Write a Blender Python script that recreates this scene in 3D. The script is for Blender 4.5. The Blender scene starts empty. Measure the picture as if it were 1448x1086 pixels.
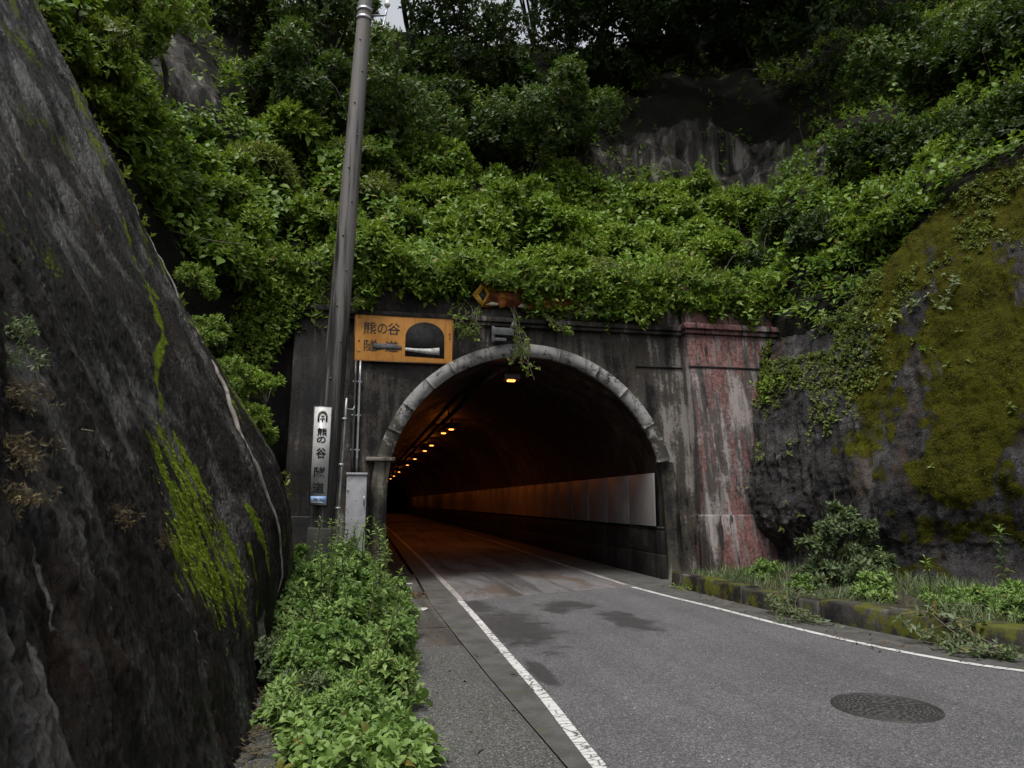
import bpy, bmesh, math, random
import numpy as np
from mathutils import Vector, Matrix

sc = bpy.context.scene
COL = sc.collection
rng = np.random.default_rng(11)
random.seed(5)
R = math.radians

# ------------------------------------------------------------------ camera, sky, sun, exposure
cam_d = bpy.data.cameras.new('camera')
cam_d.sensor_fit = 'HORIZONTAL'; cam_d.sensor_width = 36.0
cam_d.lens = 36.0 * 1004.0 / 1448.0
cam_d.clip_start = 0.05; cam_d.clip_end = 2000
cam = bpy.data.objects.new('camera', cam_d); COL.objects.link(cam)
cam.location = (0, 0, 1.6)
cam.rotation_euler = (R(90 + 9.444), 0, R(-11.766))
sc.camera = cam

world = bpy.data.worlds.new('World'); sc.world = world
world.use_nodes = True
wn = world.node_tree
SUN_EL, SUN_AZ = R(70), R(-140)          # azimuth measured from +Y towards +X
sky = wn.nodes.new('ShaderNodeTexSky'); sky.sky_type = 'NISHITA'; sky.sun_disc = False
sky.sun_elevation = SUN_EL; sky.sun_rotation = SUN_AZ
sky.air_density = 1.0; sky.dust_density = 4.0; sky.ozone_density = 1.0
hs = wn.nodes.new('ShaderNodeHueSaturation'); hs.inputs['Saturation'].default_value = 0.22
wn.links.new(sky.outputs[0], hs.inputs['Color'])
wn.links.new(hs.outputs[0], wn.nodes['Background'].inputs[0])
wn.nodes['Background'].inputs[1].default_value = 0.12

sun_d = bpy.data.lights.new('sun', 'SUN'); sun_d.energy = 2.2; sun_d.angle = R(25); sun_d.color = (1, .965, .92)
sun = bpy.data.objects.new('sun', sun_d); COL.objects.link(sun)
sdir = Vector((math.sin(SUN_AZ) * math.cos(SUN_EL), math.cos(SUN_AZ) * math.cos(SUN_EL), math.sin(SUN_EL)))
sun.rotation_euler = sdir.to_track_quat('Z', 'Y').to_euler()
sun.location = (0, 0, 60)

sc.view_settings.view_transform = 'Standard'; sc.view_settings.look = 'None'
sc.view_settings.exposure = 0.83; sc.view_settings.gamma = 1.0
sc.render.engine = 'CYCLES'
sc.cycles.max_bounces = 6; sc.cycles.diffuse_bounces = 4; sc.cycles.transparent_max_bounces = 8

# ------------------------------------------------------------------ numpy noise
_perm = np.random.default_rng(3).permutation(256); _perm = np.concatenate([_perm, _perm, _perm])
_g = np.random.default_rng(4).normal(size=(256, 3)); _g /= np.linalg.norm(_g, axis=1)[:, None]
def perlin(P):
    P = np.asarray(P, float); i = np.floor(P).astype(int); f = P - i; i &= 255
    u = f * f * f * (f * (f * 6 - 15) + 10)
    out = 0
    for dx in (0, 1):
        for dy in (0, 1):
            for dz in (0, 1):
                h = _perm[_perm[_perm[i[:, 0] + dx] + i[:, 1] + dy] + i[:, 2] + dz]
                d = (_g[h] * (f - (dx, dy, dz))).sum(1)
                w = (u[:, 0] if dx else 1 - u[:, 0]) * (u[:, 1] if dy else 1 - u[:, 1]) * (u[:, 2] if dz else 1 - u[:, 2])
                out = out + d * w
    return out * 1.5
def fbm(P, sc_=1.0, oct_=4, gain=.5):
    P = np.asarray(P, float) * sc_; a = 1; s = 0
    for k in range(oct_):
        s = s + a * perlin(P + 17.3 * k); P = P * 2.03; a *= gain
    return s
def sstep(a, b, x):
    t = np.clip((x - a) / (b - a), 0, 1); return t * t * (3 - 2 * t)
def unit(v): return v / np.maximum(np.linalg.norm(v, axis=-1, keepdims=True), 1e-9)
def poly_sd(P, poly):                       # signed distance to a polygon, negative inside
    poly = np.asarray(poly, float); n = len(poly); d = np.full(len(P), 1e9); ins = np.zeros(len(P), bool)
    for k in range(n):
        a, b = poly[k], poly[(k + 1) % n]; e = b - a; w = P - a
        t = np.clip((w @ e) / (e @ e), 0, 1); d = np.minimum(d, np.linalg.norm(w - t[:, None] * e, axis=1))
        c = (a[1] <= P[:, 1]) != (b[1] <= P[:, 1])
        xi = a[0] + (P[:, 1] - a[1]) / (e[1] if abs(e[1]) > 1e-9 else 1e-9) * e[0]
        ins ^= c & (P[:, 0] < xi)
    return np.where(ins, -d, d)
def line_d(P, line):
    line = np.asarray(line, float); d = np.full(len(P), 1e9)
    for a, b in zip(line[:-1], line[1:]):
        e = b - a; w = P - a; t = np.clip((w @ e) / (e @ e), 0, 1)
        d = np.minimum(d, np.linalg.norm(w - t[:, None] * e, axis=1))
    return d

# ------------------------------------------------------------------ objects
ORG = {}
def tag(o, label=None, cat=None, group=None, kind=None):
    if label: o['label'] = label
    if cat: o['category'] = cat
    if group: o['group'] = group
    if kind: o['kind'] = kind
    return o
def thing(name, label, cat, loc, group=None):
    o = bpy.data.objects.new(name, None); COL.objects.link(o); o.empty_display_size = .2
    o.location = loc; ORG[o.name] = np.array(loc, float)
    return tag(o, label, cat, group)
def mesh_np(name, V, F, smooth=False):
    """V (n,3); F list of faces or (m,k) array"""
    me = bpy.data.meshes.new(name)
    V = np.ascontiguousarray(V, np.float32)
    if isinstance(F, np.ndarray):
        m, k = F.shape; li = F.ravel().astype(np.int32); ls = np.arange(0, m * k, k, dtype=np.int32)
    else:
        li = np.fromiter((i for f in F for i in f), np.int32); ln = np.array([len(f) for f in F]); ls = np.concatenate([[0], np.cumsum(ln)[:-1]]).astype(np.int32)
    me.vertices.add(len(V)); me.vertices.foreach_set('co', V.ravel())
    me.loops.add(len(li)); me.loops.foreach_set('vertex_index', li)
    me.polygons.add(len(ls)); me.polygons.foreach_set('loop_start', ls)
    me.update(calc_edges=True); me.validate()
    if smooth: me.polygons.foreach_set('use_smooth', np.ones(len(me.polygons), bool))
    return me
def put(name, V, F, mat, parent=None, loc=None, smooth=False, attrs=None):
    """links ONE mesh object; V in world coordinates; loc = its origin when top-level"""
    V = np.asarray(V, float)
    org = ORG[parent.name] if parent else np.array(loc if loc is not None else (0, 0, 0), float)
    me = mesh_np(name, V - org, F, smooth)
    if attrs:
        for k, a in attrs.items():
            at = me.attributes.new(k, 'FLOAT', 'POINT'); at.data.foreach_set('value', np.ascontiguousarray(a, np.float32))
    me.materials.append(mat)
    o = bpy.data.objects.new(name, me); COL.objects.link(o)
    ORG[o.name] = org
    if parent: o.parent = parent
    else: o.location = org
    return o
def dup(o, parent=None):
    c = o.copy(); COL.objects.link(c)
    if parent: c.parent = parent
    ORG[c.name] = ORG.get(o.name, np.zeros(3))
    for ch in [x for x in o.children]: dup(ch, c)
    return c

class MB:
    def __init__(s): s.V = []; s.F = []; s.G = []
    def add(s, V, F):
        b = sum(len(v) for v in s.V); s.G.append((np.asarray(V, float), [tuple(f) for f in F])); s.V.append(np.asarray(V, float)); s.F += [tuple(i + b for i in f) for f in F]; return s
    def box(s, x0, x1, y0, y1, z0, z1, fn=None, bev=0.0):
        if bev > 0:
            bm = bmesh.new(); bmesh.ops.create_cube(bm, size=1)
            for v in bm.verts: v.co = Vector(((x0 + x1) / 2 + v.co.x * (x1 - x0), (y0 + y1) / 2 + v.co.y * (y1 - y0), (z0 + z1) / 2 + v.co.z * (z1 - z0)))
            bmesh.ops.bevel(bm, geom=bm.edges[:], offset=bev, segments=2, affect='EDGES', profile=.6)
            bm.verts.index_update()
            V = np.array([v.co[:] for v in bm.verts]); F = [tuple(v.index for v in f.verts) for f in bm.faces]; bm.free()
        else:
            V = np.array([(x, y, z) for x in (x0, x1) for y in (y0, y1) for z in (z0, z1)], float)
            F = [(0, 1, 3, 2), (4, 6, 7, 5), (0, 4, 5, 1), (2, 3, 7, 6), (0, 2, 6, 4), (1, 5, 7, 3)]
        if fn is not None: V = fn(V)
        return s.add(V, F)
    def tube(s, pts, rad, n=8, caps=True):
        pts = np.asarray(pts, float); m = len(pts); rad = np.broadcast_to(rad, m)
        T = np.gradient(pts, axis=0); T = unit(T)
        ref = np.array([0, 0, 1.]) if abs(T[0, 2]) < .9 else np.array([1., 0, 0])
        V = []
        u = unit(np.cross(T[0], ref))
        for k in range(m):
            u = unit(u - T[k] * (u @ T[k])); w = np.cross(T[k], u)
            for j in range(n):
                a = 2 * math.pi * j / n; V.append(pts[k] + rad[k] * (u * math.cos(a) + w * math.sin(a)))
        F = [(k * n + j, k * n + (j + 1) % n, (k + 1) * n + (j + 1) % n, (k + 1) * n + j) for k in range(m - 1) for j in range(n)]
        if caps: F += [tuple(range(n))[::-1], tuple((m - 1) * n + j for j in range(n))]
        return s.add(V, F)
    def prism(s, poly, fn0, fn1):
        """poly 2-D outline; fn0/fn1 map (a,b)->xyz for the front and the back"""
        n = len(poly); V = [fn0(*p) for p in poly] + [fn1(*p) for p in poly]
        F = [tuple(range(n)), tuple(range(2 * n - 1, n - 1, -1))] + [(i, n + i, n + (i + 1) % n, (i + 1) % n) for i in range(n)]
        return s.add(V, F)
    def put(s, name, mat, parent=None, loc=None, smooth=False):
        return put(name, np.concatenate(s.V), s.F, mat, parent, loc, smooth)

def _each(s, name, mat, parent, smooth=False):
    for V, F in s.G: put(name, V, F, mat, parent, None, smooth)
MB.each = _each
def grid_faces(nr, nc):
    i = np.arange(nr - 1)[:, None] * nc + np.arange(nc - 1)[None, :]
    return np.stack([i, i + 1, i + nc + 1, i + nc], -1).reshape(-1, 4)
def grid_normals(G):
    a = np.gradient(G, axis=1); b = np.gradient(G, axis=0); return unit(np.cross(a, b))
def catmull(P, n):
    P = np.asarray(P, float); m = len(P); t = np.linspace(0, m - 1, n); k = np.minimum(t.astype(int), m - 2); f = (t - k)
    f = f.reshape((-1,) + (1,) * (P.ndim - 1))
    p0 = P[np.maximum(k - 1, 0)]; p1 = P[k]; p2 = P[k + 1]; p3 = P[np.minimum(k + 2, m - 1)]
    return .5 * (2 * p1 + (p2 - p0) * f + (2 * p0 - 5 * p1 + 4 * p2 - p3) * f ** 2 + (3 * p1 - p0 - 3 * p2 + p3) * f ** 3)

# ------------------------------------------------------------------ material helpers
class NT:
    def __init__(s, name):
        s.m = bpy.data.materials.new(name); s.m.use_nodes = True; s.t = s.m.node_tree
        s.b = s.t.nodes['Principled BSDF']; s.out = s.t.nodes['Material Output']
        s.pos = s.t.nodes.new('ShaderNodeNewGeometry').outputs['Position']
    def n(s, typ, **kw):
        nd = s.t.nodes.new(typ)
        for k, v in kw.items(): setattr(nd, k, v)
        return nd
    def set(s, sock, v):
        if isinstance(v, bpy.types.NodeSocket): s.t.links.new(v, sock)
        else: sock.default_value = v if not (isinstance(v, tuple) and len(v) == 3 and sock.type == 'RGBA') else (*v, 1)
    def scale(s, vec, xyz):
        nd = s.n('ShaderNodeVectorMath', operation='MULTIPLY'); s.set(nd.inputs[0], vec); nd.inputs[1].default_value = xyz; return nd.outputs[0]
    def noise(s, scale, detail=4, vec=None, rough=.55, dist=0):
        nd = s.n('ShaderNodeTexNoise'); s.set(nd.inputs['Vector'], vec if vec is not None else s.pos)
        nd.inputs['Scale'].default_value = scale; nd.inputs['Detail'].default_value = detail; nd.inputs['Roughness'].default_value = rough
        nd.inputs['Distortion'].default_value = dist
        return nd.outputs['Fac']
    def voro(s, scale, vec=None, feature='F1', out='Distance'):
        nd = s.n('ShaderNodeTexVoronoi', feature=feature); s.set(nd.inputs['Vector'], vec if vec is not None else s.pos)
        nd.inputs['Scale'].default_value = scale; return nd.outputs[out]
    def ramp(s, fac, a, b, va=0., vb=1.):
        nd = s.n('ShaderNodeMapRange', interpolation_type='SMOOTHSTEP'); s.set(nd.inputs[0], fac)
        nd.inputs[1].default_value = a; nd.inputs[2].default_value = b; nd.inputs[3].default_value = va; nd.inputs[4].default_value = vb
        return nd.outputs[0]
    def math(s, op, a, b=0.):
        nd = s.n('ShaderNodeMath', operation=op); s.set(nd.inputs[0], a); s.set(nd.inputs[1], b); return nd.outputs[0]
    def mul(s, *a):
        r = a[0]
        for x in a[1:]: r = s.math('MULTIPLY', r, x)
        return r
    def mix(s, fac, a, b):
        nd = s.n('ShaderNodeMix', data_type='RGBA'); s.set(nd.inputs[0], fac); s.set(nd.inputs[6], a); s.set(nd.inputs[7], b); return nd.outputs[2]
    def attr(s, name):
        return s.n('ShaderNodeAttribute', attribute_name=name).outputs['Fac']
    def axis(s, i):
        nd = s.n('ShaderNodeSeparateXYZ'); s.set(nd.inputs[0], s.pos); return nd.outputs[i]
    def bump(s, h, strength=.5, dist=.02):
        nd = s.n('ShaderNodeBump'); s.set(nd.inputs['Height'], h); nd.inputs['Strength'].default_value = strength; nd.inputs['Distance'].default_value = dist
        s.t.links.new(nd.outputs[0], s.b.inputs['Normal']); return nd.outputs[0]
    def fin(s, color=None, rough=None, metal=None, spec=None):
        if color is not None: s.set(s.b.inputs['Base Color'], color)
        if rough is not None: s.set(s.b.inputs['Roughness'], rough)
        if metal is not None: s.set(s.b.inputs['Metallic'], metal)
        if spec is not None: s.set(s.b.inputs['Specular IOR Level'], spec)
        return s.m

def simple_mat(name, col, rough=.6, metal=0, var=.35, scale=12, spec=.4, dirt=(.03, .028, .025), dirt_amt=.4):
    s = NT(name); a = s.noise(scale, 5); b = s.noise(scale * .25, 4)
    c = s.mix(s.ramp(a, .3, .7), tuple(x * (1 - var) for x in col), tuple(min(1, x * (1 + var * .5)) for x in col))
    c = s.mix(s.math('MULTIPLY', s.ramp(b, .48, .7), dirt_amt), c, dirt)
    s.bump(a, .15, .01)
    return s.fin(c, rough, metal, spec)
# ------------------------------------------------------------------ materials
def concrete_mat(name, pale=(.20, .19, .175), mid=(.075, .07, .064), dark=(.010, .010, .010), bias=.0, moss=0., red=0., xgrad=None, bumpd=.02):
    s = NT(name)
    st = s.noise(1.0, 6, s.scale(s.pos, (4.2, 2.0, .42)), .62, .25)      # runs down the wall
    st2 = s.noise(1.0, 5, s.scale(s.pos, (13, 6, .8)), .6)
    pt = s.noise(.85, 6, None, .6, .4)
    fine = s.noise(16, 6, None, .7)
    v = s.math('ADD', s.math('ADD', s.mul(st, .85), s.mul(pt, .85)), -.35)
    v = s.math('ADD', v, s.mul(s.math('SUBTRACT', fine, .5), .34))
    v = s.math('ADD', v, bias)
    if xgrad:                                                            # the mould fades towards one side of the wall
        v = s.math('ADD', v, s.ramp(s.axis(0), xgrad[0], xgrad[1], xgrad[2], xgrad[3]))
    c = s.mix(s.ramp(v, .36, .54), dark, mid)
    c = s.mix(s.mul(s.ramp(s.noise(1.7, 6, None, .7, .5), .50, .66), .38), c, tuple(x * y for x, y in zip(mid, (1.1, .80, .52))))
    c = s.mix(s.ramp(s.math('ADD', v, s.mul(s.math('SUBTRACT', st2, .5), .30)), .55, .70), c, pale)
    if red > 0:
        rn = s.math('ADD', s.mul(s.noise(1.0, 6, s.scale(s.pos, (5.5, 2.0, .22)), .65, .2), .75), s.mul(s.noise(4.5, 6, None, .75), .30))
        zz = s.axis(2); xx = s.axis(0)
        rn = s.math('ADD', rn, s.mul(s.math('ADD', s.ramp(zz, 4.55, 4.6), s.math('ADD', s.ramp(zz, 1.1, .6), s.mul(s.ramp(xx, 8.35, 8.0), s.ramp(xx, 7.2, 7.5)))), .075))
        rm = s.ramp(rn, .60 - red, .66 - red)
        rc = s.mix(s.ramp(fine, .35, .65), (.060, .026, .025), (.175, .085, .078))
        c = s.mix(s.mul(rm, .85), c, rc)
        drip = s.ramp(s.noise(1.0, 5, s.scale(s.pos, (7, 5, .35)), .6), .56, .62)
        c = s.mix(s.mul(drip, .85), c, s.mix(fine, (.03, .026, .024), (.22, .195, .18)))
        drip2 = s.ramp(s.noise(1.0, 5, s.scale(s.math('ADD', s.pos, 0) if False else s.pos, (5.1, 4, .5)), .6, .3), .58, .66)
        c = s.mix(s.mul(drip2, .9), c, dark)
    if moss > 0:
        mm = s.ramp(s.noise(2.2, 6, None, .7), .62 - moss, .74 - moss)
        c = s.mix(mm, c, s.mix(fine, (.028, .032, .006), (.085, .088, .012)))
    h = s.math('ADD', s.mul(fine, .6), s.mul(s.noise(5, 5), 1.0))
    pit = s.ramp(s.voro(9), .0, .10, -1.0, 0.)
    h = s.math('ADD', h, s.mul(pit, .5))
    s.bump(h, .55, bumpd)
    return s.fin(c, s.ramp(v, .35, .7, .55, .85), spec=.14)

M = {}
M['wall'] = concrete_mat('stained_concrete', bias=-.015, xgrad=(2.8, 6.6, -.05, .09), mid=(.042, .037, .032), pale=(.165, .152, .138), dark=(.006, .0055, .005))
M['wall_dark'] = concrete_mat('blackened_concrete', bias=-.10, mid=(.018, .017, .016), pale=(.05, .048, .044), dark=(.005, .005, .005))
M['pier'] = concrete_mat('pier_concrete', bias=.02, mid=(.048, .044, .035), pale=(.15, .14, .12), moss=.01)
M['red'] = concrete_mat('peeling_red_paint', bias=.055, red=.035, mid=(.055, .048, .045), pale=(.20, .18, .172))
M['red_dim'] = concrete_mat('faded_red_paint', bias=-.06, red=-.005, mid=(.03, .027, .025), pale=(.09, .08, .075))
M['lining'] = concrete_mat('sooty_lining', bias=-.03, mid=(.035, .032, .028), pale=(.07, .064, .058), dark=(.014, .013, .012))
M['dado'] = concrete_mat('dado_concrete', bias=-.02, mid=(.016, .0155, .015), pale=(.034, .033, .032), dark=(.007, .007, .007))
M['kerb'] = concrete_mat('mossy_kerb', bias=-.03, mid=(.030, .028, .025), pale=(.08, .075, .068), moss=.16)

def ring_mat():
    s = NT('whitewashed_arch'); a = s.noise(2.6, 7, None, .68, .5); f = s.noise(22, 5, None, .7)
    z = s.axis(2); x = s.axis(0)
    v = s.math('ADD', a, s.ramp(z, 2.4, 4.2, -.14, .07)); v = s.math('ADD', v, s.mul(s.math('SUBTRACT', f, .5), .25))
    c = s.mix(s.ramp(v, .40, .50), (.036, .033, .027), (.20, .196, .19))
    c = s.mix(s.ramp(s.noise(4.5, 7, None, .72, .5), .52, .62), c, (.030, .027, .021)); c = s.mix(s.mul(s.ramp(s.noise(1.0, 5, s.scale(s.pos, (6, 6, .8)), .7), .52, .62), .6), c, (.06, .055, .045))
    pits = s.ramp(s.voro(8.5), .05, .10); c = s.mix(s.math('SUBTRACT', 1., pits), c, (.012, .011, .01))
    s.bump(s.math('ADD', s.mul(f, .5), a), .5, .02)
    return s.fin(c, .8, spec=.25)
M['ring'] = ring_mat()

def asphalt(name, base, speck, brown=0., stains=None, wet=0., dens=.0):
    s = NT(name)
    g = s.noise(70, 3, None, .8); g2 = s.noise(130, 2, None, .9); big = s.noise(.55, 5, None, .6); mid = s.noise(4.0, 5, None, .65)
    c = s.mix(s.ramp(big, .3, .7), tuple(x * .80 for x in base), tuple(x * 1.16 for x in base))
    c = s.mix(s.mul(s.ramp(mid, .45, .75), .35), c, tuple(x * .62 for x in base))
    c = s.mix(s.ramp(g, .30, .50), tuple(x * .35 for x in base), c)
    c = s.mix(s.ramp(s.math('ADD', s.mul(g2, .6), s.mul(g, .4)), .555 - dens, .66 - dens), c, speck)
    v3 = s.n('ShaderNodeTexVoronoi', feature='F1'); s.set(v3.inputs['Vector'], s.pos); v3.inputs['Scale'].default_value = 44
    sp = s.n('ShaderNodeSeparateColor'); s.t.links.new(v3.outputs['Color'], sp.inputs[0])
    c = s.mix(s.mul(s.ramp(sp.outputs[0], .975, .985), s.ramp(v3.outputs['Distance'], .36, .24)), c, tuple(min(.5, x * 1.6) for x in speck))
    trk = s.noise(1.0, 3, s.scale(s.pos, (2.6, .10, 1)), .5); c = s.mix(s.mul(s.ramp(trk, .46, .64), .22), c, tuple(x * .55 for x in base))
    for vs_, lo, hi in ((110, .62, 1.30), (52, .86, 1.10)):
        vv = s.n('ShaderNodeTexVoronoi', feature='F1'); s.set(vv.inputs['Vector'], s.pos); vv.inputs['Scale'].default_value = vs_
        sc3 = s.n('ShaderNodeSeparateColor'); s.t.links.new(vv.outputs['Color'], sc3.inputs[0])
        k = s.math('ADD', lo, s.mul(s.math('POWER', sc3.outputs[1], 1.6), hi - lo + .35))
        mm_ = s.n('ShaderNodeVectorMath', operation='SCALE'); s.set(mm_.inputs[0], c); s.set(mm_.inputs['Scale'], k); c = mm_.outputs[0]
    rough = s.ramp(g, .3, .6, .75, .9)
    if brown:
        bm_ = s.ramp(s.noise(1.0, 6, s.scale(s.pos, (1.3, .35, 1)), .65, .5), .47, .64)
        c = s.mix(s.mul(bm_, brown), c, (.055, .034, .016))
        bl = s.ramp(s.noise(1.0, 5, s.scale(s.pos, (2.2, .16, 1)), .6, .3), .48, .62)
        c = s.mix(s.mul(bl, .65), c, (.022, .021, .020))
    if stains:
        x = s.axis(0); y = s.axis(1); wob = s.noise(3.2, 6, None, .7, .6); tot = None
        for cx, cy, rx, ry in stains:
            dx = s.math('DIVIDE', s.math('SUBTRACT', x, cx), rx); dy = s.math('DIVIDE', s.math('SUBTRACT', y, cy), ry)
            d = s.math('SQRT', s.math('ADD', s.math('MULTIPLY', dx, dx), s.math('MULTIPLY', dy, dy)))
            d = s.math('ADD', d, s.mul(s.math('SUBTRACT', wob, .5), 2.0))
            k = s.ramp(d, 1.15, .55); tot = k if tot is None else s.math('MAXIMUM', tot, k)
        c = s.mix(s.mul(tot, .72), c, (.015, .0145, .0145)); rough = s.math('SUBTRACT', rough, s.mul(tot, .22))
    h = s.math('ADD', g, s.mul(g2, .5)); s.bump(h, .8, .008)
    return s.fin(c, rough, spec=.25)
M['road'] = asphalt('road_asphalt', (.060, .059, .061), (.150, .148, .150), dens=.045,
                    stains=[(2.0, 9.4, .55, 1.6), (1.78, 11.3, .30, .8), (3.62, 9.6, .34, 1.1), (3.25, 11.2, .5, .5), (2.9, 10.7, .22, .35), (1.72, 6.9, .12, .6)])
M['troad'] = asphalt('tunnel_roadway', (.105, .102, .104), (.17, .165, .165), brown=.75)
M['walk'] = asphalt('coarse_walkway', (.042, .042, .039), (.145, .145, .132), dens=.05)
M['slab'] = asphalt('walkway_concrete', (.058, .055, .05), (.09, .088, .08), brown=.35, dens=-.06)
def gutter_mat():
    s = NT('mossy_gutter'); a = s.noise(3, 6, None, .65); g = s.noise(60, 4, None, .8)
    c = s.mix(s.ramp(a, .35, .65), (.030, .030, .029), (.062, .060, .056)); c = s.mix(s.ramp(g, .55, .7), c, (.10, .098, .092))
    mm = s.ramp(s.noise(5, 6, None, .7), .56, .66); c = s.mix(s.mul(mm, .8), c, (.040, .046, .008))
    s.bump(g, .4, .006); return s.fin(c, .8, spec=.35)
M['gutter'] = gutter_mat()
def paint_line(name, wear, col=(.46, .455, .445)):
    s = NT(name); a = s.noise(9, 6, None, .7); b = s.noise(60, 3, None, .8)
    c = s.mix(b, tuple(x * .72 for x in col), col)
    cr = s.voro(1.0, s.scale(s.math('ADD', s.pos, 0.) if False else s.pos, (6, 11, 1)), 'DISTANCE_TO_EDGE')
    crack = s.mul(s.ramp(cr, .06, .02), s.ramp(s.noise(1.3, 3), .36, .48))
    worn = s.ramp(a, .62 - wear, .70 - wear)
    f = s.math('MAXIMUM', crack, worn)
    c = s.mix(f, c, (.055, .053, .053)); s.bump(b, .3, .004)
    return s.fin(c, .7, spec=.35)
M['line_l'] = paint_line('worn_white_line', .06)
M['line_r'] = paint_line('white_line', -.05)
M['line_t'] = paint_line('tunnel_white_line', .06, (.30, .28, .26))  # darker, greyer line colour for the stretch inside the tunnel

def soil_mat(name, a, b, moss=.0):
    s = NT(name); n1 = s.noise(3, 7, None, .7); n2 = s.noise(24, 5, None, .75)
    c = s.mix(s.ramp(n1, .35, .65), a, b); c = s.mix(s.ramp(n2, .5, .7), c, tuple(x * 1.7 for x in b))
    if moss: c = s.mix(s.ramp(s.noise(1.7, 6, None, .7), .6 - moss, .7 - moss), c, (.035, .04, .008))
    s.bump(s.math('ADD', n1, s.mul(n2, .6)), .9, .05)
    return s.fin(c, .9, spec=.2)
M['ground'] = soil_mat('dark_earth', (.02, .016, .011), (.05, .04, .028))

def hill_mat():
    s = NT('hillside_earth'); n1 = s.noise(1.3, 7, None, .7); n2 = s.noise(14, 6, None, .75)
    c = s.mix(s.ramp(n1, .35, .65), (.006, .006, .004), (.016, .015, .009)); c = s.mix(s.ramp(n2, .52, .7), c, (.03, .036, .012))
    pale = s.attr('pale')
    st = s.noise(1.0, 6, s.scale(s.pos, (2.6, 2.6, .35)), .65, .4)
    rockc = s.mix(s.ramp(st, .38, .54), (.012, .011, .009), (.075, .070, .062)); rockc = s.mix(s.ramp(st, .53, .66), rockc, (.27, .25, .22))
    c = s.mix(s.ramp(s.math('ADD', pale, s.mul(s.math('SUBTRACT', n1, .5), 1.6)), .4, .6), c, rockc)
    s.bump(s.math('ADD', n1, s.mul(n2, .7)), 1.0, .25)
    return s.fin(c, .92, spec=.2)
M['hill'] = hill_mat()

def rock_mat(name, dark, mid, pale, mossc, lichen=(.17, .16, .145), wetr=(.38, .62), bs=.9):
    s = NT(name)
    n1 = s.noise(1.6, 7, None, .68); n2 = s.noise(9, 8, None, .74, .3); n3 = s.noise(38, 6, None, .8, .4)
    v1 = s.voro(26, s.scale(s.pos, (1, 1.3, .6)))
    v = s.math('ADD', s.mul(n1, .5), s.mul(n2, .5))
    lv = s.noise(1.0, 7, s.scale(s.pos, (3.0, 4.5, .45)), .7, .3)
    c = s.mix(s.ramp(s.math('ADD', s.mul(v, .6), s.mul(lv, .4)), .40, .56), dark, mid)
    c = s.mix(s.mul(s.ramp(s.noise(1.0, 6, s.scale(s.pos, (1.3, 2.0, .5)), .7, .4), .52, .66), .7), c, tuple(x * y for x, y in zip(mid, (1.5, 1.05, .72))))
    c = s.mix(s.mul(s.ramp(s.noise(1.0, 7, s.scale(s.pos, (5, 9, .6)), .7), .60, .68), .6), c, pale); c = s.mix(s.ramp(s.math('ADD', s.mul(n2, .6), s.mul(n3, .4)), .56, .70), c, pale)
    n4 = s.noise(105, 5, None, .85, .3); glint = s.voro(70)
    mm4 = s.n('ShaderNodeVectorMath', operation='SCALE'); s.set(mm4.inputs[0], c); s.set(mm4.inputs['Scale'], s.ramp(n4, .34, .68, .45, 1.7)); c = mm4.outputs[0]
    c = s.mix(s.mul(s.ramp(glint, .16, .09), s.ramp(n2, .45, .6), .55), c, (.13, .13, .135))  # pale glints put into the rock colour as small bright flecks
    ms = s.attr('moss'); pl = s.attr('pale')
    mm = s.ramp(s.math('ADD', ms, s.mul(s.math('SUBTRACT', s.math('ADD', s.mul(n2, .5), s.mul(n3, .5)), .5), 1.5)), .42, .60)
    pm = s.ramp(s.math('ADD', pl, s.mul(s.math('SUBTRACT', n2, .5), 1.3)), .50, .66)
    c = s.mix(pm, c, s.mix(s.ramp(n3, .35, .65), tuple(x * .35 for x in lichen), lichen))
    mc = s.mix(s.ramp(s.math('ADD', s.mul(n3, .6), s.mul(n2, .4)), .38, .64), tuple(x * .16 for x in mossc), mossc); mc = s.mix(s.ramp(s.noise(3.2, 6, None, .7), .38, .66), tuple(x * .42 for x in mossc), mc)
    c = s.mix(mm, c, mc)
    r = s.math('ADD', s.ramp(n2, .35, .65, wetr[0], wetr[1]), s.mul(mm, .35))
    h = s.math('ADD', s.mul(n2, 1.0), s.mul(n3, .60)); h = s.math('ADD', h, s.mul(s.ramp(v1, .0, .6), .45)); h = s.math('ADD', h, s.mul(n4, .30)); h = s.math('ADD', h, s.mul(mm, .25))
    s.bump(h, bs, .045)
    wet = s.ramp(s.noise(1.0, 6, s.scale(s.pos, (2.2, 2.2, .9)), .65, .4), .48, .66)
    return s.fin(c, s.math('SUBTRACT', r, s.mul(wet, .10)), spec=s.math('ADD', .07, s.mul(s.mul(wet, .42), s.math('SUBTRACT', 1., mm))))
M['rockL'] = rock_mat('wet_black_rock', (.0042, .004, .004), (.0125, .0112, .0105), (.034, .033, .036), (.17, .24, .012))
M['rockR'] = rock_mat('mossy_rock', (.009, .0088, .0086), (.032, .0305, .031), (.095, .091, .093), (.078, .078, .005), wetr=(.42, .7))

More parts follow.
